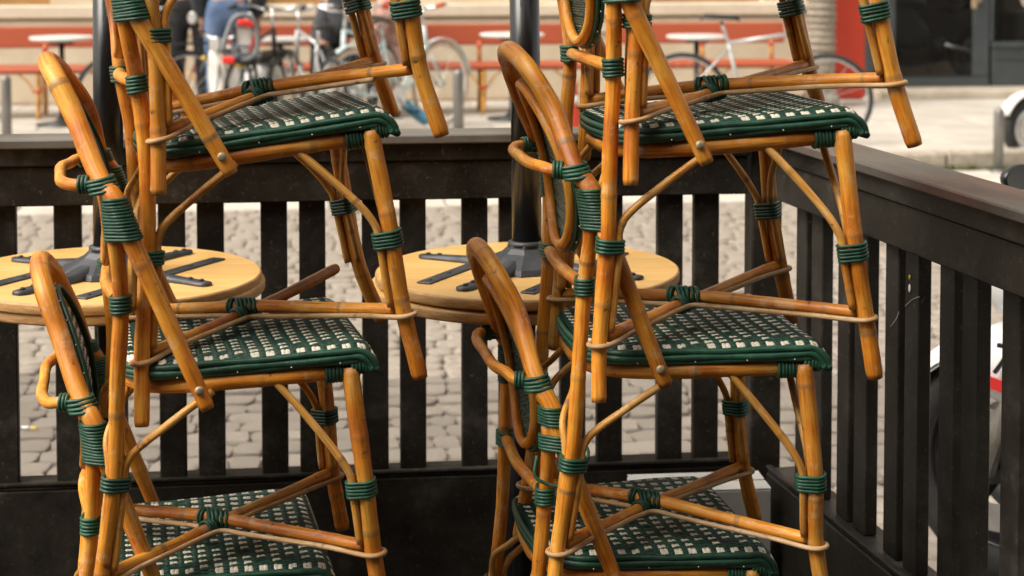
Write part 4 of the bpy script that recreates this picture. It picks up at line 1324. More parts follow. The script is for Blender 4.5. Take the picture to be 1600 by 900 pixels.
far_table(95, 57, 14.0, 'white round pedestal table in front of the bench left of the left column')
far_table(437, 59, 14.0, 'white round pedestal table behind the handlebars and black saddle')
far_table(800, 52, 14.0, 'white round pedestal table half hidden by the middle column', .27)
far_table(1089, 55, 14.0, 'white round pedestal table behind the silver bicycle')

# ------------------------------------------------------------------ steel posts
STEEL = noisy('galvanised_steel', (.16, .155, .145), (.27, .26, .245), 10, (.35, .55), .0006, 120, metal=.6, stretch=(1, 1, .2))


def hoop_post(u, vtop, b_, label, base, r=.035, dx=.0):
    a = au(u, b_); zt = zv(vtop, u, b_)
    root = tag(empty('steel_post', st(a, b_, base), (0, 0, SD)), label, 'post', 'steel posts by the kerb')
    h = zt - base
    q = MB(); q.lathe([(r, 0), (r, h - r * .9), (r * .9, h - r * .45), (r * .6, h - r * .12), (.004, h)], sides=18); q.build('post', STEEL, root)
    q = MB(); q.lathe([(r * 1.7, 0), (r * 1.7, .008), (r * 1.05, .02)], sides=18); q.build('flange', STEEL, root)
    return root


hoop_post(7, 118, 11.85, 'grey steel post at the far left edge', PAVE_Z)
hoop_post(716, 108, 11.85, 'grey steel post beside the white bicycle wheel', PAVE_Z, .038)
hoop_post(1564, 168, 11.30, 'grey steel post beside the parked scooter at the right', STREET_Z, .036)

# ------------------------------------------------------------------ the cafe behind the camera: its dark front keeps the sky off the near faces
cafe = tag(empty('cafe_building', st(0, -2.4, 0)), 'dark fronted cafe building facing the terrace, behind the viewer', 'building')
CAFE = noisy('dark_cafe_paint', (.030, .024, .020), (.050, .042, .035), 4, (.5, .7), .001, 60)
sbox('wall', -9, 9, -2.9, -2.5, STREET_Z, 6.5, CAFE, cafe)
for k in range(4):
    sbox('window', -7.4 + k * 3.8, -4.2 + k * 3.8, -2.497, -2.46, .55, 2.5, DGLASS, cafe)
    sbox('window_frame', -7.5 + k * 3.8, -4.1 + k * 3.8, -2.498, -2.44, 2.503, 2.62, BWOOD, cafe)
    sbox('window_frame', -7.5 + k * 3.8, -4.1 + k * 3.8, -2.498, -2.44, .42, .547, BWOOD, cafe)

# ------------------------------------------------------------------ bicycles
RUB = noisy('tyre_rubber', (.012, .012, .012), (.022, .021, .020), 40, (.7, .85))
RUBT = noisy('tan_tyre', (.42, .30, .20), (.55, .42, .30), 20, (.6, .8))
CHROME = noisy('brushed_alloy', (.55, .55, .54), (.68, .68, .67), 30, (.22, .38), metal=.9)
PBLUE = noisy('pale_blue_paint', (.50, .60, .60), (.60, .69, .68), 4, (.3, .45))
SILV = noisy('silver_paint', (.42, .42, .42), (.52, .52, .51), 4, (.3, .4), metal=.4)
BLK = noisy('black_paint_gloss', (.010, .010, .010), (.018, .018, .018), 6, (.25, .4))
LEATH = noisy('black_leather', (.014, .013, .012), (.028, .025, .022), 60, (.45, .6))
YEL = noisy('yellow_paint', (.62, .40, .04), (.70, .48, .07), 5, (.35, .5))
BLUEP = noisy('blue_plastic', (.05, .22, .36), (.09, .30, .45), 5, (.35, .5))
REDREF = noisy('red_reflector', (.62, .018, .010), (.72, .03, .015), 30, (.12, .25))
GREYP = noisy('grey_plastic', (.14, .145, .15), (.20, .205, .21), 12, (.4, .55))


def ring_xz(c, r, n=40):
    return [(c[0] + r * math.cos(2 * math.pi * i / n), c[1], c[2] + r * math.sin(2 * math.pi * i / n)) for i in range(n)]


def wheel(parent, c, r, tyre_m, rim_m, tr=.018, spokes=18, rimw=.010, name='wheel'):
    o = empty(name, c, (0, 0, 0), parent)
    q = MB(); q.tube(ring_xz((0, 0, 0), r - tr), tr, 8, closed=True); q.build('tyre', tyre_m, o)
    q = MB(); q.tube(ring_xz((0, 0, 0), r - tr * 2.1), rimw, 6, closed=True); q.build('rim', rim_m, o)
    q = MB(); q.tube([(0, -.035, 0), (0, .035, 0)], .018, 10)
    q.build('hub', CHROME, o)
    q = MB()
    for i in range(spokes):
        a = 2 * math.pi * i / spokes
        q.tube([(.012 * math.cos(a + .5), (-.02 if i % 2 else .02), .012 * math.sin(a + .5)), ((r - tr * 2.2) * math.cos(a), 0, (r - tr * 2.2) * math.sin(a))], .0016, 4, cap=False)
    tag(q.build('spokes', CHROME, o), kind='stuff')
    return o


def bicycle(label, front, rear, z0, paint, tyre_m=None, rim_m=None, r=.335, bar='city', fender=None, step_through=False, seat_h=.88, basket=None, lean=0.0, group='bicycles parked across the street'):
    """front / rear: ground points (x, y) below the two axles"""
    f = V((front[0], front[1])); b = V((rear[0], rear[1]))
    d = f - b; wb = d.length
    root = tag(empty('bicycle', (b.x, b.y, z0), (lean, 0, math.atan2(d.y, d.x))), label, 'bicycle', group)
    tyre_m = tyre_m or RUB; rim_m = rim_m or CHROME
    wheel(root, (0, 0, r), r, tyre_m, rim_m); wheel(root, (wb, 0, r), r, tyre_m, rim_m)
    bb = (.44, 0, .28); st_ = (.33, 0, .74); hd0 = (wb - .17, 0, .60); hd1 = (wb - .205, 0, .82)
    q = MB()
    T = lambda p0, p1, r_: q.tube([p0, p1], r_, 10)
    T(bb, st_, .015)
    if step_through:
        q.tube(crom([hd0, (wb - .40, 0, .46), (.56, 0, .36), (.40, 0, .47)], .04), .016, 10)
        q.tube(crom([(hd0[0], 0, hd0[2] - .05), (wb - .38, 0, .36), (.50, 0, .28), bb], .04), .016, 10)
    else:
        T(st_, hd1, .0145); T(bb, hd0, .0165)
    T(hd0, hd1, .019)
    for s in (-1, 1):
        T((bb[0], s * .03, bb[2]), (0, s * .05, r), .009); T((st_[0], s * .02, st_[2] - .04), (0, s * .05, r), .008)
        q.tube(crom([(hd0[0] + .005, s * .045, hd0[2] - .02), (wb - .09, s * .05, .45), (wb, s * .05, r)], .05), .0105, 8)
    fr = q.build('frame', paint, root)
    q = MB(); q.tube([st_, (st_[0] - (seat_h - .74) * .28, 0, seat_h - .03)], .0125, 10); q.build('seat_post', CHROME, root)
    sx = st_[0] - (seat_h - .74) * .28 - .02
    q = MB(); vs = []; fs = []
    prof = [(-.13, .085, 0.012), (-.10, .095, .028), (-.03, .070, .026), (.05, .032, .020), (.13, .020, .014), (.155, .010, .004)]
    for (x, hw, z) in prof:
        for k in range(8):
            a = math.pi * k / 7
            vs.append((sx + x, -hw * math.cos(a), seat_h + z - .035 * (1 - math.sin(a))))
    for i in range(len(prof) - 1):
        for k in range(7): fs.append((i * 8 + k, i * 8 + k + 1, (i + 1) * 8 + k + 1, (i + 1) * 8 + k))
        fs.append((i * 8 + 7, i * 8, (i + 1) * 8, (i + 1) * 8 + 7))
    fs.append(tuple(range(8))[::-1]); fs.append(tuple((len(prof) - 1) * 8 + k for k in range(8)))
    q.add(vs, fs, 0, True); q.build('saddle', LEATH, root)
    # stem and bars
    q = MB(); sxx = hd1[0] - .02; q.tube(crom([hd1, (sxx, 0, .93), (sxx + .05, 0, .965)], .03), .0125, 10); q.build('stem', CHROME, root)
    q = MB()
    bx = sxx + .05
    if bar == 'city':
        pth = [(bx - .20, -.28, .985), (bx - .10, -.27, 1.0), (bx + .02, -.18, .995), (bx + .03, -.08, .965), (bx, 0, .963)]
    else:
        pth = [(bx - .03, -.31, .99), (bx, -.18, .985), (bx + .005, -.07, .968), (bx, 0, .965)]
    pth = pth + [(p[0], -p[1], p[2]) for p in pth[-2::-1]]
    q.tube(crom(pth, .03), .0115, 10); hb = q.build('handlebar', CHROME, root)
    for s in (-1, 1):
        e0 = V((pth[0][0], s * abs(pth[0][1]), pth[0][2])); e1 = V((pth[1][0], s * abs(pth[1][1]), pth[1][2]))
        q = MB(); q.tube([e0 + (e0 - e1) * .05, e0 + (e1 - e0) * .95], .0165, 10); q.build('grip', LEATH if paint is not PBLUE else RBIND, hb)
    # drive train
    q = MB(); q.lathe([(.09, -.003), (.09, .003)], (0, 0, 0), 28, M=Matrix.Rotation(rad(90), 3, 'X')); q.build('chainring', CHROME, root, (bb[0], -.055, bb[2]))
    q = MB()
    q.tube([(bb[0], -.065, bb[2]), (bb[0] + .12, -.075, bb[2] - .11)], .009, 6); q.tube([(bb[0], .065, bb[2]), (bb[0] - .12, .075, bb[2] + .11)], .009, 6)
    cr = q.build('crank', CHROME, root)
    for s in (-1, 1):
        q = MB(); q.box((bb[0] - s * .12, s * .115, bb[2] + s * .11), (.08, .075, .02), bev=.006); q.build('pedal', BLK, cr)
    if fender is not None:
        for cx_, a0, a1 in ((0, 20, 200), (wb, 10, 165)):
            q = MB(); q.tube([(cx_ + (r + .022) * math.cos(rad(t)), 0, r + (r + .022) * math.sin(rad(t))) for t in np.linspace(a0, a1, 16)], .024, 8, flat=(.3, 1.0)); q.build('mudguard', fender, root)
    if basket == 'rack':
        q = MB()
        for y in (-.06, 0, .06): q.tube([(-.22, y, .72), (.22, y, .72)], .006, 6)
        for s in (-1, 1): q.tube([(-.15, s * .06, .72), (0, s * .06, r)], .005, 6)
        q.build('luggage_rack', BLK, root)
        q = MB(); q.box((-.22, 0, .66), (.02, .09, .05), bev=.008); q.build('rear_light', REDREF, root)
    return root


def gp(u, b_):
    p = st(au(u, b_), b_); return (p[0], p[1])


bicycle('white and pale blue bicycle with tan tyres, seen at a slant by the steel post', gp(688, 13.5), (gp(688, 13.5)[0] - .62, gp(688, 13.5)[1] - .80), PAVE_Z, PBLUE, RUBT, WHITE, r=.345, fender=PBLUE, step_through=True)
bicycle('pale bicycle with swept chrome handlebar and black saddle in front of the white table', gp(520, 12.6), (gp(520, 12.6)[0] + .30, gp(520, 12.6)[1] + .95), PAVE_Z, PBLUE, RUB, CHROME, fender=None, bar='city')
bicycle('chrome handled bicycle with a black saddle just right of the child seat', gp(452, 13.0), (gp(452, 13.0)[0] + .42, gp(452, 13.0)[1] - .92), PAVE_Z, SILV, RUB, CHROME, bar='city')
bicycle('black bicycle with yellow frame standing behind the left column', gp(178, 12.6), gp(292, 12.9), PAVE_Z, YEL, RUB, CHROME, basket='rack')
bicycle('silver bicycle with a sloping top tube parked by the pillar', gp(1294, 12.0), gp(1068, 12.25), PAVE_Z, SILV, RUB, CHROME, bar='flat', seat_h=.93)
# blue pump and bag hanging low on the pale bicycle
q = MB(); q.tube(crom([(0, 0, 0), (.10, .0, -.08), (.20, 0, -.15)], .03), .045, 12)
tag(q.build('blue_roll', BLUEP, None, (gp(628, 13.2)[0], gp(628, 13.2)[1], zv(160, 632, 13.2))), 'light blue roll strapped low on the white and blue bicycle', 'roll')
o = bpy.data.objects['blue_roll']

# ------------------------------------------------------------------ moped, child seat, scooter
def moped(label, front, rear, z0, body, accent, r=.215, sc_=1.0):
    f = V((front[0], front[1])); b = V((rear[0], rear[1])); d = f - b; wb = d.length / sc_
    root = tag(empty('moped', (b.x, b.y, z0), (0, 0, math.atan2(d.y, d.x))), label, 'moped', 'mopeds parked across the street')
    root.scale = (sc_, sc_ * (.8 if sc_ < 1 else 1), sc_)
    for cx_ in (0, wb):
        o = wheel(root, (cx_, 0, r), r, RUB, CHROME, .045, 10, .03)
        q = MB(); q.lathe([(.10, -.012), (.10, .012)], (0, 0, 0), 20, M=Matrix.Rotation(rad(90), 3, 'X')); q.build('brake_disc', CHROME, o)
    # leg shield: a curved sheet with thickness
    q = MB(); vs = []; fs = []
    rows = [(wb - .40, .20, .26), (wb - .36, .22, .40), (wb - .30, .21, .60), (wb - .245, .17, .80), (wb - .22, .12, .92)]
    for sgn, off in ((1, 0), (-1, -.03)):
        for (x, hw, z) in rows:
            for k in range(7):
                t = -1 + 2 * k / 6
                vs.append((x + off - .09 * t * t + .05, hw * t, z))
    for L0 in (0, 35):
        for i in range(4):
            for k in range(6):
                f_ = (L0 + i * 7 + k, L0 + i * 7 + k + 1, L0 + (i + 1) * 7 + k + 1, L0 + (i + 1) * 7 + k)
                fs.append(f_ if L0 == 0 else f_[::-1])
    for i in range(4):
        for k in (0, 6): fs.append((i * 7 + k, (i + 1) * 7 + k, 35 + (i + 1) * 7 + k, 35 + i * 7 + k))
    for k in range(6):
        fs.append((k, k + 1, 35 + k + 1, 35 + k)); fs.append((28 + k, 28 + k + 1, 63 + k + 1, 63 + k))
    q.add(vs, fs, 0, True); q.build('leg_shield', body, root)
    q = MB(); q.box((wb * .47, 0, .27), (wb * .45, .30, .06), bev=.02); q.build('footboard', BLK, root)
    # rear body
    q = MB(); vs = []; fs = []
    prof = [(-.30, .06, .56, .66), (-.20, .13, .44, .70), (0, .17, .36, .72), (.22, .16, .34, .72), (.36, .11, .36, .66)]
    for (x, hw, z0_, z1_) in prof:
        for k in range(10):
            a = 2 * math.pi * k / 10
            vs.append((x, hw * math.cos(a), (z0_ + z1_) / 2 + (z1_ - z0_) / 2 * math.sin(a)))
    for i in range(4):
        for k in range(10): fs.append((i * 10 + k, i * 10 + (k + 1) % 10, (i + 1) * 10 + (k + 1) % 10, (i + 1) * 10 + k))
    fs.append(tuple(range(10))[::-1]); fs.append(tuple(40 + k for k in range(10)))
    q.add(vs, fs, 0, True); q.build('rear_body', body, root)
    q = MB(); q.box((0, 0, 0), (.58, .27, .09), bev=.035); q.build('saddle', LEATH, root, (.03, 0, .755))
    q = MB(); q.tube(crom([(wb - .25, 0, .85), (wb - .19, 0, .62), (wb - .10, 0, .42), (wb - .02, .07, .30), (wb, .07, r)], .04), .022, 8); q.build('fork', CHROME, root)
    q = MB(); q.tube([(wb + (r + .03) * math.cos(rad(t)), 0, r + (r + .03) * math.sin(rad(t))) for t in np.linspace(25, 165, 14)], .06, 8, flat=(.25, 1.0)); q.build('front_mudguard', body, root)
    q = MB(); q.tube(crom([(wb - .40, -.33, .99), (wb - .30, -.2, 1.0), (wb - .25, 0, .95), (wb - .30, .2, 1.0), (wb - .40, .33, .99)], .04), .014, 8); hb = q.build('handlebar', CHROME, root)
    for s in (-1, 1):
        q = MB(); q.tube([(wb - .41, s * .335, .99), (wb - .335, s * .245, .997)], .019, 10); q.build('grip', BLK, hb)
        q = MB(); q.tube(crom([(wb - .30, s * .2, 1.0), (wb - .28, s * .27, 1.10), (wb - .27, s * .33, 1.14)], .03), .006, 6); mr = q.build('mirror_stalk', BLK, root)
        q = MB(); q.lathe([(.055, -.012), (.06, 0), (.05, .012)], (0, 0, 0), 16, M=Matrix.Rotation(rad(90), 3, 'Y')); q.build('mirror', CHROME, mr, (wb - .27, s * .36, 1.16))
    q = MB(); q.lathe([(.05, 0), (.07, .05), (.072, .09), (.06, .10)], (0, 0, 0), 18, M=Matrix.Rotation(rad(90), 3, 'Y')); q.build('headlight', CHROME, root, (wb - .24, 0, .93))
    q = MB(); q.box((-.33, 0, .60), (.03, .12, .05), bev=.01); q.build('rear_light', accent, root)
    for s in (-1, 1):
        q = MB(); q.lathe([(.022, -.02), (.025, 0), (.018, .02)], sides=12); q.build('indicator', YEL, root, (wb - .20, s * .17, .80))
    return root


moped('white moped with silver mirror parked left of the child seat', gp(322, 12.3), (gp(322, 12.3)[0] + .30, gp(322, 12.3)[1] + .95), PAVE_Z, WHITE, REDREF, .215, .80)
moped('white and grey moped cut by the right picture edge beside the steel post', gp(1612, 11.75), (gp(1612, 11.75)[0] + 1.1, gp(1612, 11.75)[1] + .5), STREET_Z + .012, WHITE, REDREF, .235)

# child seat with a grey rounded frame and red reflector, on the rack of a bicycle
cs_b = 12.2
csp = (st(au(377, cs_b), cs_b)[0], st(au(377, cs_b), cs_b)[1])
root = tag(empty('child_seat', (csp[0], csp[1], zv(100, 377, cs_b)), (rad(-4), 0, rad(10))), 'grey moulded child seat back with a red reflector across its top', 'child seat')
ppm = FPX / csp[1]
zp = [(800, 170), (870, 140), (955, 160), (1003, 262), (1012, 430), (985, 512), (900, 560), (765, 535), (697, 480), (705, 410), (745, 290)]
ol = [((X_ - 870) / 6 / ppm, 0, (600 - Y_) / 6 / ppm) for X_, Y_ in zp]
q = MB(); q.tube(crom(ol, .010, True), .019, 10, closed=True, flat=(1.0, 2.6)); q.build('seat_frame', GREYP, root)
def cz(X_, Y_, y=0): return ((X_ - 870) / 6 / ppm, y, (600 - Y_) / 6 / ppm)
q = MB(); q.tube(crom([cz(835, 215, -.03), cz(905, 212, -.035), cz(975, 240, -.03)], .01), .024, 12); q.build('reflector', REDREF, root)
q = MB(); q.tube(crom([cz(985, 330, -.01), cz(965, 430, -.012), cz(940, 485, -.01)], .02), .008, 8); q.build('strap', REDREF, root)
q = MB(); q.tube(crom([cz(800, 250, -.004), cz(805, 330, -.01), cz(810, 410, 0)], .02), .009, 8); q.build('harness', BLK, root)
q = MB(); q.box(cz(890, 340, .03), (.125, .03, .14), bev=.012); q.build('cushion', WHITE, root)
q = MB(); q.box(cz(850, 480, .02), (.20, .05, .045), bev=.018); q.build('cushion', WHITE, root)
q = MB(); q.box(cz(870, 585, .10), (.22, .22, .05), bev=.02); q.build('seat_pan', BLK, root)
q = MB(); q.tube(crom([cz(740, 640, -.02), cz(810, 615, -.03), cz(890, 640, -.02)], .02), .014, 8); q.build('yellow_strap', YEL, root)
bicycle('dark bicycle with luggage rack carrying the grey child seat', (csp[0] + .15, csp[1] + .98), (csp[0] - .02, csp[1] - .02), PAVE_Z, BLK, RUB, CHROME, basket='rack')

# ------------------------------------------------------------------ motorcycles
RED = noisy('red_paint', (.55, .012, .012), (.62, .02, .018), 4, (.22, .35))
FAIR = noisy('white_fairing', (.70, .70, .70), (.78, .78, .78), 4, (.18, .3))


def motorcycle(label, front, heading, z0, body, accent, digit=None, group=None, scale=1.0):
    hx, hy = math.cos(heading), math.sin(heading)
    wb = 1.40; r = .305
    root = tag(empty('motorcycle', (front[0] - hx * wb, front[1] - hy * wb, z0), (0, 0, heading)), label, 'motorcycle')
    root.scale = (scale,) * 3
    for cx_, tw in ((0, .085), (wb, .062)):
        o = empty('wheel', (cx_, 0, r), (0, 0, 0), root)
        q = MB(); q.tube(ring_xz((0, 0, 0), r - .066, 48), .066, 12, closed=True, flat=(1.0, tw / .066)); q.build('tyre', RUB, o)
        q = MB()
        for s in (-1, 1): q.tube(ring_xz((0, s * tw * .62, 0), r - .105, 48), .010, 8, closed=True)
        q.build('rim', BLK, o)
        q = MB()
        for s in (-1, 1): q.tube(ring_xz((0, s * (tw * .66), 0), r - .094, 48), .006, 6, closed=True)
        q.build('rim_stripe', accent, o)
        q = MB()
        for i in range(5):
            a = 2 * math.pi * i / 5 + .3
            q.tube([(.03 * math.cos(a), 0, .03 * math.sin(a)), ((r - .11) * math.cos(a), 0, (r - .11) * math.sin(a))], .014, 6)
        q.lathe([(.04, -.06), (.04, .06)], (0, 0, 0), 16, M=Matrix.Rotation(rad(90), 3, 'X'))
        q.build('spokes', BLK, o)
        for s in (-1, 1):
            q = MB(); vs = []; fs = []
            n = 36
            for yy in (-.0025, .0025):
                for rr_ in (.085, .152):
                    for k in range(n):
                        a = 2 * math.pi * k / n; vs.append((rr_ * math.cos(a), s * .072 + yy, rr_ * math.sin(a)))
            for k in range(n):
                k2 = (k + 1) % n
                fs += [(k, k2, n + k2, n + k), (2 * n + k, 3 * n + k, 3 * n + k2, 2 * n + k2), (k, 2 * n + k, 2 * n + k2, k2), (n + k, n + k2, 3 * n + k2, 3 * n + k)]
            q.add(vs, fs); q.build('brake_disc', CHROME, o)
            if cx_ == 0: break
    def blob(name, prof, m, n=12, e=2.0):
        """prof: (x, halfwidth, z low, z high) sections"""
        q = MB(); vs = []; fs = []
        for (x, hw, zl, zh) in prof:
            for k in range(n):
                a = 2 * math.pi * k / n
                c_, s_ = math.cos(a), math.sin(a)
                vs.append((x, hw * math.copysign(abs(c_) ** (2 / e), c_), (zl + zh) / 2 + (zh - zl) / 2 * math.copysign(abs(s_) ** (2 / e), s_)))
        for i in range(len(prof) - 1):
            for k in range(n): fs.append((i * n + k, i * n + (k + 1) % n, (i + 1) * n + (k + 1) % n, (i + 1) * n + k))
        fs.append(tuple(range(n))[::-1]); fs.append(tuple((len(prof) - 1) * n + k for k in range(n)))
        q.add(vs, [f[::-1] for f in fs], 0, True)
        return q.build(name, m, root)
    for s in (-1, 1):
        q = MB(); q.tube([(wb, s * .095, r), (wb - .20, s * .095, .86)], .026, 10); q.tube([(wb - .10, s * .095, .57), (wb - .20, s * .095, .88)], .031, 10); q.build('fork', CHROME, root)
    q = MB()
    for t in (0,):
        vs = []; fs = []
        angs = np.linspace(35, 170, 14)
        for a in angs:
            for k in range(7):
                t_ = -1 + 2 * k / 6
                rr_ = r + .028 - .05 * t_ * t_
                vs.append((wb + rr_ * math.cos(rad(a)), .082 * t_, r + rr_ * math.sin(rad(a))))
        for a in angs:
            for k in range(7):
                t_ = -1 + 2 * k / 6
                rr_ = r + .020 - .05 * t_ * t_
                vs.append((wb + rr_ * math.cos(rad(a)), .078 * t_, r + rr_ * math.sin(rad(a))))
        m_ = 14 * 7
        for i in range(13):
            for k in range(6):
                f_ = (i * 7 + k, (i + 1) * 7 + k, (i + 1) * 7 + k + 1, i * 7 + k + 1)
                fs.append(f_); fs.append(tuple(m_ + x for x in f_[::-1]))
        q.add(vs, fs, 0, True)
    q.build('front_mudguard', body, root)
    blob('side_fairing', [(wb + .13, .045, .50, .60), (wb + .02, .125, .48, .66), (wb - .12, .165, .46, .70), (wb - .25, .20, .44, .82), (wb - .45, .24, .34, .88), (wb - .66, .23, .28, .78), (wb - .80, .20, .30, .62)], body, 16, 3.0)
    blob('engine', [(wb - .40, .15, .20, .40), (wb - .60, .18, .16, .52), (wb - .90, .18, .18, .50), (wb - 1.02, .12, .22, .46)], BLK, 12, 4.0)
    blob('nose_fairing', [(wb + .06, .04, .74, .82), (wb - .02, .13, .68, .94), (wb - .14, .19, .66, 1.00), (wb - .26, .20, .70, 1.02)], body, 14, 2.4)
    blob('tank', [(wb - .36, .09, .82, .96), (wb - .46, .15, .78, 1.02), (wb - .64, .17, .76, 1.02), (wb - .80, .11, .76, .90)], body, 14, 2.4)
    blob('seat', [(wb - .76, .10, .77, .85), (wb - .92, .13, .75, .83), (wb - 1.14, .13, .77, .86), (wb - 1.24, .09, .80, .90)], LEATH, 12, 2.4)
    blob('tail', [(wb - 1.08, .12, .70, .84), (wb - 1.30, .12, .76, .92), (wb - 1.50, .07, .86, .95), (wb - 1.60, .03, .90, .95)], body, 12, 2.4)
    q = MB(); q.tube([(0, .10, r), (wb - .98, .10, .40)], .028, 8); q.tube([(0, -.10, r), (wb - .98, -.10, .40)], .028, 8); q.build('swingarm', CHROME, root)
    q = MB(); q.tube(crom([(wb - .35, -.12, .30), (wb - .8, -.16, .20), (.25, -.18, .30), (-.12, -.20, .46)], .05), [.03] * 100 if False else .042, 12); q.build('exhaust', CHROME, root)
    q = MB(); q.tube(crom([(wb - .34, -.34, .90), (wb - .24, -.18, .93), (wb - .22, 0, .93), (wb - .24, .18, .93), (wb - .34, .34, .90)], .04), .014, 8); hb = q.build('handlebar', BLK, root)
    for s in (-1, 1):
        q = MB(); q.tube([(wb - .345, s * .345, .90), (wb - .28, s * .25, .918)], .019, 10); q.build('grip', RUB, hb)
        q = MB(); q.tube(crom([(wb - .12, s * .16, .95), (wb - .14, s * .22, 1.00), (wb - .18, s * .27, 1.05)], .03), .008, 6); mr = q.build('mirror_stalk', BLK, root)
        q = MB(); q.lathe([(.02, -.02), (.042, -.010), (.048, .008), (.045, .012)], (0, 0, 0), 20, M=Matrix.Rotation(rad(-90), 3, 'Y') @ Matrix.Diagonal((.65, 1.25, 1.0)).to_3x3()); q.build('mirror', BLK, mr, (wb - .20, s * .28, 1.070))
    # windscreen with a pale rim
    q = MB(); vs = []; fs = []
    for i, (x, hw, z) in enumerate([(wb - .06, .16, .96), (wb - .14, .16, 1.02), (wb - .24, .13, 1.07), (wb - .29, .08, 1.095)]):
        for k in range(7):
            t_ = -1 + 2 * k / 6; vs.append((x - .05 * t_ * t_, hw * t_, z - .02 * t_ * t_))
    for i in range(3):
        for k in range(6): fs.append((i * 7 + k, i * 7 + k + 1, (i + 1) * 7 + k + 1, (i + 1) * 7 + k))
    top = [vs[0], vs[7], vs[14], vs[21], vs[22], vs[23], vs[24], vs[25], vs[26], vs[27], vs[20], vs[13], vs[6]]
    n0 = len(vs); vs = vs + [(p[0] - .004, p[1], p[2] - .003) for p in vs]
    fs = fs + [tuple(n0 + k for k in f[::-1]) for f in fs]
    q.add(vs, fs, 0, True); ws = q.build('windscreen', DGLASS, root)
    q = MB(); q.tube(crom(top, .02), .006, 8); q.build('screen_rim', body, ws)
    # stripe and race number on the side fairing
    for s in (-1, 1):
        q = MB(); q.prism([(wb - .02, s * .148, .535), (wb - .12, s * .166, .530), (wb - .15, s * .172, .558), (wb - .02, s * .148, .563)], (0, s, 0), .006); q.build('stripe', accent, root)
        if digit:
            cu = bpy.data.curves.new('race_number', 'FONT'); cu.body = digit; cu.size = .11; cu.extrude = .004; cu.shear = .25
            cu.align_x = 'CENTER'
            cu.materials.append(BLK)
            tmp = bpy.data.objects.new('tmp', cu); COL.objects.link(tmp)
            me_ = bpy.data.meshes.new_from_object(tmp.evaluated_get(bpy.context.evaluated_depsgraph_get()))
            bpy.data.objects.remove(tmp); me_.name = 'race_number'
            o = link('race_number', me_, root)
            o.location = (wb - .085, s * .168, .575); o.rotation_euler = (rad(90), 0, 0 if s < 0 else math.pi)
    q = MB(); q.tube([(.62, .14, .20), (.55, .24, 0.012)], .011, 8); q.build('side_stand', BLK, root)
    return root


MC_F = (1.235, 4.17)
motorcycle('white sports motorcycle with red striped rims seen through the right fence', MC_F, rad(180 - 50), STREET_Z + .012, FAIR, RED, '7')
p = st(uu(1445), BW + .62)
motorcycle('dark motorcycle standing inside behind the glazed shop door', (p[0] - .62, p[1] - .1), rad(180 + 8), zst - .002, GREYP, CHROME, scale=.95)
# pale crates on the shop window's inner shelf
for (u0, u1, v0, v1, b_, m_) in ((1575, 1660, 55, 18, 16.3, WHITE), (1553, 1600, 22, -10, 16.7, SILLM)):
    q = MB(); w_ = au(u1, b_) - au(u0, b_); zz0 = zst - .003; zz1 = zv(v1, u0, b_)
    q.box((0, 0, (zz1 + zz0) / 2), (w_, .35, zz1 - zz0), bev=.03)
    p = st((au(u0, b_) + au(u1, b_)) / 2, b_, 0)
    tag(q.build('display_plinth', m_, None, p, (0, 0, SD)), 'pale block standing in the shop window, ' + ('nearer the glass' if m_ is WHITE else 'set further back'), 'plinth')

# ------------------------------------------------------------------ people across the street
def skin_mesh(name, verts, edges, radii, m, parent, root=0):
    me = bpy.data.meshes.new(name); me.from_pydata(verts, edges, [])
    o = link(name, me, parent)
    sk = o.modifiers.new('skin', 'SKIN'); sk.use_smooth_shade = True
    lay = me.skin_vertices[0] if me.skin_vertices else None
    if lay is None:
        bpy.context.view_layer.update()
        lay = me.skin_vertices[0]
    for i, r_ in enumerate(radii):
        rr_ = r_ if isinstance(r_, tuple) else (r_, r_)
        lay.data[i].radius = rr_
        lay.data[i].use_root = (i == root)
    su = o.modifiers.new('sub', 'SUBSURF'); su.levels = 2; su.render_levels = 2
    me.materials.append(m)
    return o


def cloth(name, c1, c2): return noisy(name, c1, c2, 7, (.8, .95), .004, 45)


SKINM = noisy('skin', (.50, .29, .20), (.58, .35, .25), 8, (.45, .6))
JEANS = cloth('blue_denim', (.075, .125, .24), (.15, .22, .36)); BLKC = cloth('black_cloth', (.010, .010, .011), (.022, .022, .024))
GREYJ = cloth('charcoal_jacket', (.028, .030, .036), (.060, .064, .074)); PINKC = cloth('pink_print_cloth', (.62, .42, .36), (.34, .16, .12))
HAIRM = noisy('brown_hair', (.035, .020, .010), (.07, .04, .02), 30, (.5, .7))
SHOE = noisy('dark_shoe', (.02, .018, .016), (.04, .035, .03), 20, (.4, .6))


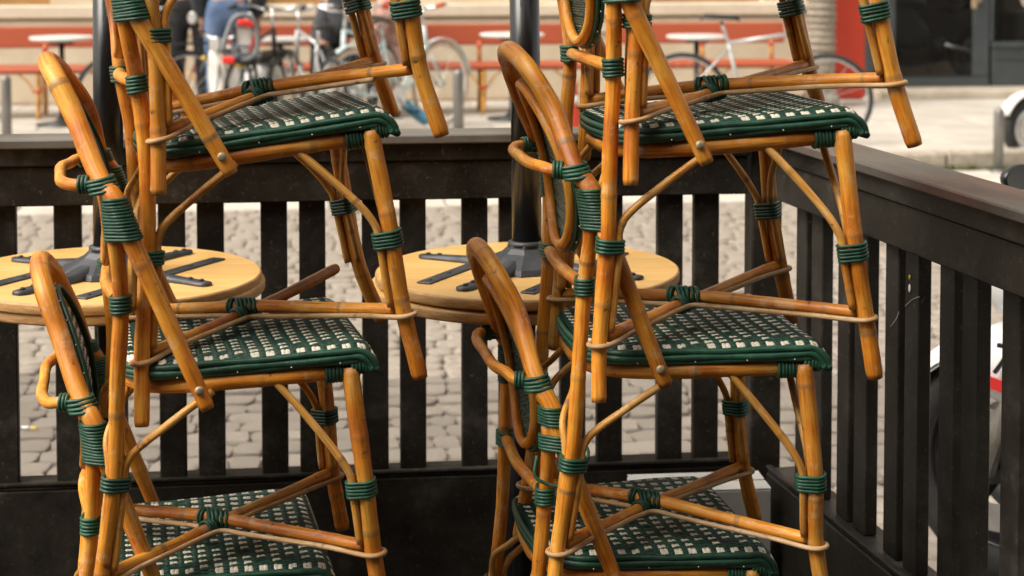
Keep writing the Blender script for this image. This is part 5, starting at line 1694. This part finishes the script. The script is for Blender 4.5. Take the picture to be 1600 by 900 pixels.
def person(label, x, y, z0, heading, top, bottom, sit=False, h=1.72, arms=0):
    root = tag(empty('person', (x, y, z0), (0, 0, heading)), label, 'person', 'people across the street')
    k = h / 1.72
    if not sit:
        J = dict(pel=(0, 0, .94), spi=(0, 0, 1.12), che=(0, 0, 1.32), nec=(0, 0, 1.46), hea=(.02, 0, 1.56), crn=(.01, 0, 1.68))
        for s, n in ((-1, 'r'), (1, 'l')):
            J['hip' + n] = (0, s * .10, .90); J['kne' + n] = (.03, s * .11, .49); J['ank' + n] = (-.02, s * .11, .09); J['toe' + n] = (.14, s * .125, .035)
            J['sho' + n] = (0, s * .18, 1.40); J['elb' + n] = (-.04, s * .24, 1.13); J['wri' + n] = (.08, s * .21, .90); J['han' + n] = (.12, s * .20, .82)
    else:
        J = dict(pel=(0, 0, .52), spi=(.02, 0, .70), che=(.07, 0, .92), nec=(.11, 0, 1.06), hea=(.15, 0, 1.16), crn=(.15, 0, 1.28))
        for s, n in ((-1, 'r'), (1, 'l')):
            J['hip' + n] = (.02, s * .10, .50); J['kne' + n] = (.44, s * .13, .50); J['ank' + n] = (.42, s * .12, .09); J['toe' + n] = (.57, s * .13, .035)
            J['sho' + n] = (.07, s * .18, 1.00); J['elb' + n] = (.14, s * .25, .74); J['wri' + n] = (.38, s * .17, .74); J['han' + n] = (.46, s * .14, .75)
    R_ = dict(pel=.125, spi=.115, che=(.14, .12), nec=.055, hea=.085, crn=.075)
    for n in 'rl':
        R_.update({'hip' + n: .095, 'kne' + n: .062, 'ank' + n: .042, 'toe' + n: .035, 'sho' + n: .062, 'elb' + n: .045, 'wri' + n: .030, 'han' + n: .034})
    Jn = list(J)
    E_ = [('pel', 'spi'), ('spi', 'che'), ('che', 'nec'), ('nec', 'hea'), ('hea', 'crn')]
    for n in 'rl': E_ += [('pel', 'hip' + n), ('hip' + n, 'kne' + n), ('kne' + n, 'ank' + n), ('ank' + n, 'toe' + n), ('che', 'sho' + n), ('sho' + n, 'elb' + n), ('elb' + n, 'wri' + n), ('wri' + n, 'han' + n)]
    sc_ = lambda p: tuple(c_ * k for c_ in p)
    def mk(name, keep, m, grow, over={}):
        ns = [n for n in Jn if n in keep]
        es = [(ns.index(a), ns.index(b)) for a, b in E_ if a in ns and b in ns]
        rr_ = []
        for n in ns:
            r0 = R_[n]; r0 = r0 if isinstance(r0, tuple) else (r0, r0)
            g = over.get(n, grow)
            rr_.append(((r0[0] + g) * k, (r0[1] + g) * k))
        return skin_mesh(name, [sc_(J[n]) for n in ns], es, rr_, m, root)
    mk('body', set(Jn), SKINM, 0)
    mk('trousers', {'pel'} | (set() if sit else {'spi'}) | {a + n for a in ('hip', 'kne', 'ank') for n in 'rl'}, bottom, .014)
    mk('jacket', {'spi', 'che'} | ({'pel'} if sit else set()) | {a + n for a in ('sho', 'elb', 'wri') for n in 'rl'}, top, .030)
    for n in 'rl':
        a_ = V(sc_(J['ank' + n])); t_ = V(sc_(J['toe' + n]))
        q = MB(); q.tube(crom([a_ + V((-.05, 0, -.05)), a_ + V((.02, 0, -.035)), t_ + V((-.03, 0, .01)), t_ + V((.06, 0, 0))], .02), .045, 10, flat=(.8, 1)); q.build('shoe', SHOE, root)
        hnd = V(sc_(J['han' + n]))
        q = MB()
        for f_ in range(5):
            off_ = V((.0, (f_ - 2) * .014, 0)); L_ = [.055, .075, .085, .08, .06][f_]
            q.tube(crom([hnd + off_, hnd + off_ + V((L_ * .5, 0, -.012)), hnd + off_ + V((L_ * .85, 0, -.035))], .012), .0085, 6)
        q.build('fingers', SKINM, root)
    hd = V(sc_(J['hea'])); cr_ = V(sc_(J['crn']))
    q = MB(); q.lathe([(.001, .125), (.05, .115), (.085, .08), (.098, .03), (.094, -.02), (.08, -.06), (.06, -.08)], tuple(cr_ + V((-.022, 0, -.035))), 16); q.build('hair', HAIRM, root)
    q = MB(); q.tube([hd + V((.085, 0, .03)), hd + V((.112, 0, .0)), hd + V((.088, 0, -.008))], .012, 8); q.build('nose', SKINM, root)
    return root


b_ = 13.35
for (u, lab, tp, bt, hd_, bb_) in ((296, 'standing person in black clothes behind the white moped', BLKC, BLKC, rad(100), 13.4), (357, 'standing person in blue jeans behind the grey child seat', GREYJ, JEANS, rad(95), 13.1)):
    p = st(au(u, bb_), bb_); person(lab, p[0], p[1], PAVE_Z, hd_, tp, bt)
bb_ = 14.35
p = st(au(505, bb_), bb_); person('seated person in a charcoal jacket behind the chrome handlebars', p[0], p[1], PAVE_Z, rad(8), GREYJ, BLKC, True)
bb_ = 14.45
p = st(au(618, bb_), bb_); person('seated person in pink patterned clothes behind the white and blue bicycle', p[0], p[1], PAVE_Z, rad(186), PINKC, PINKC, True)

# orange cone shaped bin and small street things near the middle bench
q = MB(); q.lathe([(.10, 0), (.095, .02), (.05, .38), (.03, .47), (.02, .48)], sides=20)
p = st(au(893, 12.3), 12.3, PAVE_Z); cone = tag(empty('traffic_cone', p), 'orange traffic cone just left of the right chair stack', 'cone')
q.build('cone', REDP, cone); q = MB(); q.lathe([(.0605, .30), (.0545, .355)], sides=20); q.build('band', WHITE, cone); q = MB(); q.box((0, 0, .012), (.27, .27, .024), bev=.01); q.build('foot', REDP, cone)

# ------------------------------------------------------------------ small things on the terrace and street
wb_ = np.array([.412, 3.695])
root = tag(empty('white_box', (wb_[0], wb_[1], 0), (0, 0, SD - .02)), 'white cardboard box on the floor in the fence corner', 'box')
q = MB(); q.box((0, 0, .112), (.30, .12, .222), bev=.003); q.build('carton', WHITE, root)
q = MB(); q.box((0, -.032, .2245), (.298, .055, .0022)); q.build('flap', WHITE, root)
q = MB(); q.box((0, .032, .2250), (.298, .058, .0022)); q.build('flap', WHITE, root)
# cigarette end lying on the cobbles
Yc = FPX * (EYE - STREET_Z) / (683 + 95); Xc = (40 - 800) / FPX * Yc
root = tag(empty('cigarette_end', (Xc, Yc, STREET_Z + .012), (0, 0, rad(-8))), 'cigarette end lying on the cobbles at the far left', 'cigarette')
q = MB(); q.tube([(-.035, 0, 0), (-.004, 0, 0)], .004, 8); q.build('paper', WHITE, root)
q = MB(); q.tube([(-.0038, 0, 0), (.022, 0, 0)], .0042, 8); q.build('filter', YEL, root)

# dried paint spots and a pale scratch on the right fence slats
def on_right(u, v, o=.0505):
    t = along_right(u, o); c = CORNER + dRo * o + dR * t
    z = EYE - (v + 95) * c[1] / FPX
    return V((c[0] - CORNER[0], c[1] - CORNER[1], z))
nr = V((dRo[0], dRo[1], 0)) * -.0012
q = MB(); q.tube(crom([on_right(a, b) + nr for a, b in ((1398, 516), (1404, 508), (1409, 499), (1411, 492))], .004), .0005, 5); q.build('scratch', WHITE, rf)
q = MB(); q.tube(crom([on_right(a, b) + nr for a, b in ((1421, 483), (1427, 477), (1435, 471), (1443, 468))], .004), .0005, 5); q.build('scratch', WHITE, rf)
for (a, b, r0, m_) in ((1427, 437, .0035, YEL), (1427, 455, .0055, WHITE)):
    q = MB(); q.lathe([(r0, 0), (r0 * .8, .0008), (r0 * .3, .0012)], sides=10, M=Matrix.Rotation(math.atan2(dRo[1], dRo[0]), 3, 'Z') @ Matrix.Rotation(rad(-90), 3, 'Y') @ Matrix.Diagonal((1.5, 1, 1)).to_3x3()); q.build('paint_spot', m_, rf, on_right(a, b) + nr * .3)
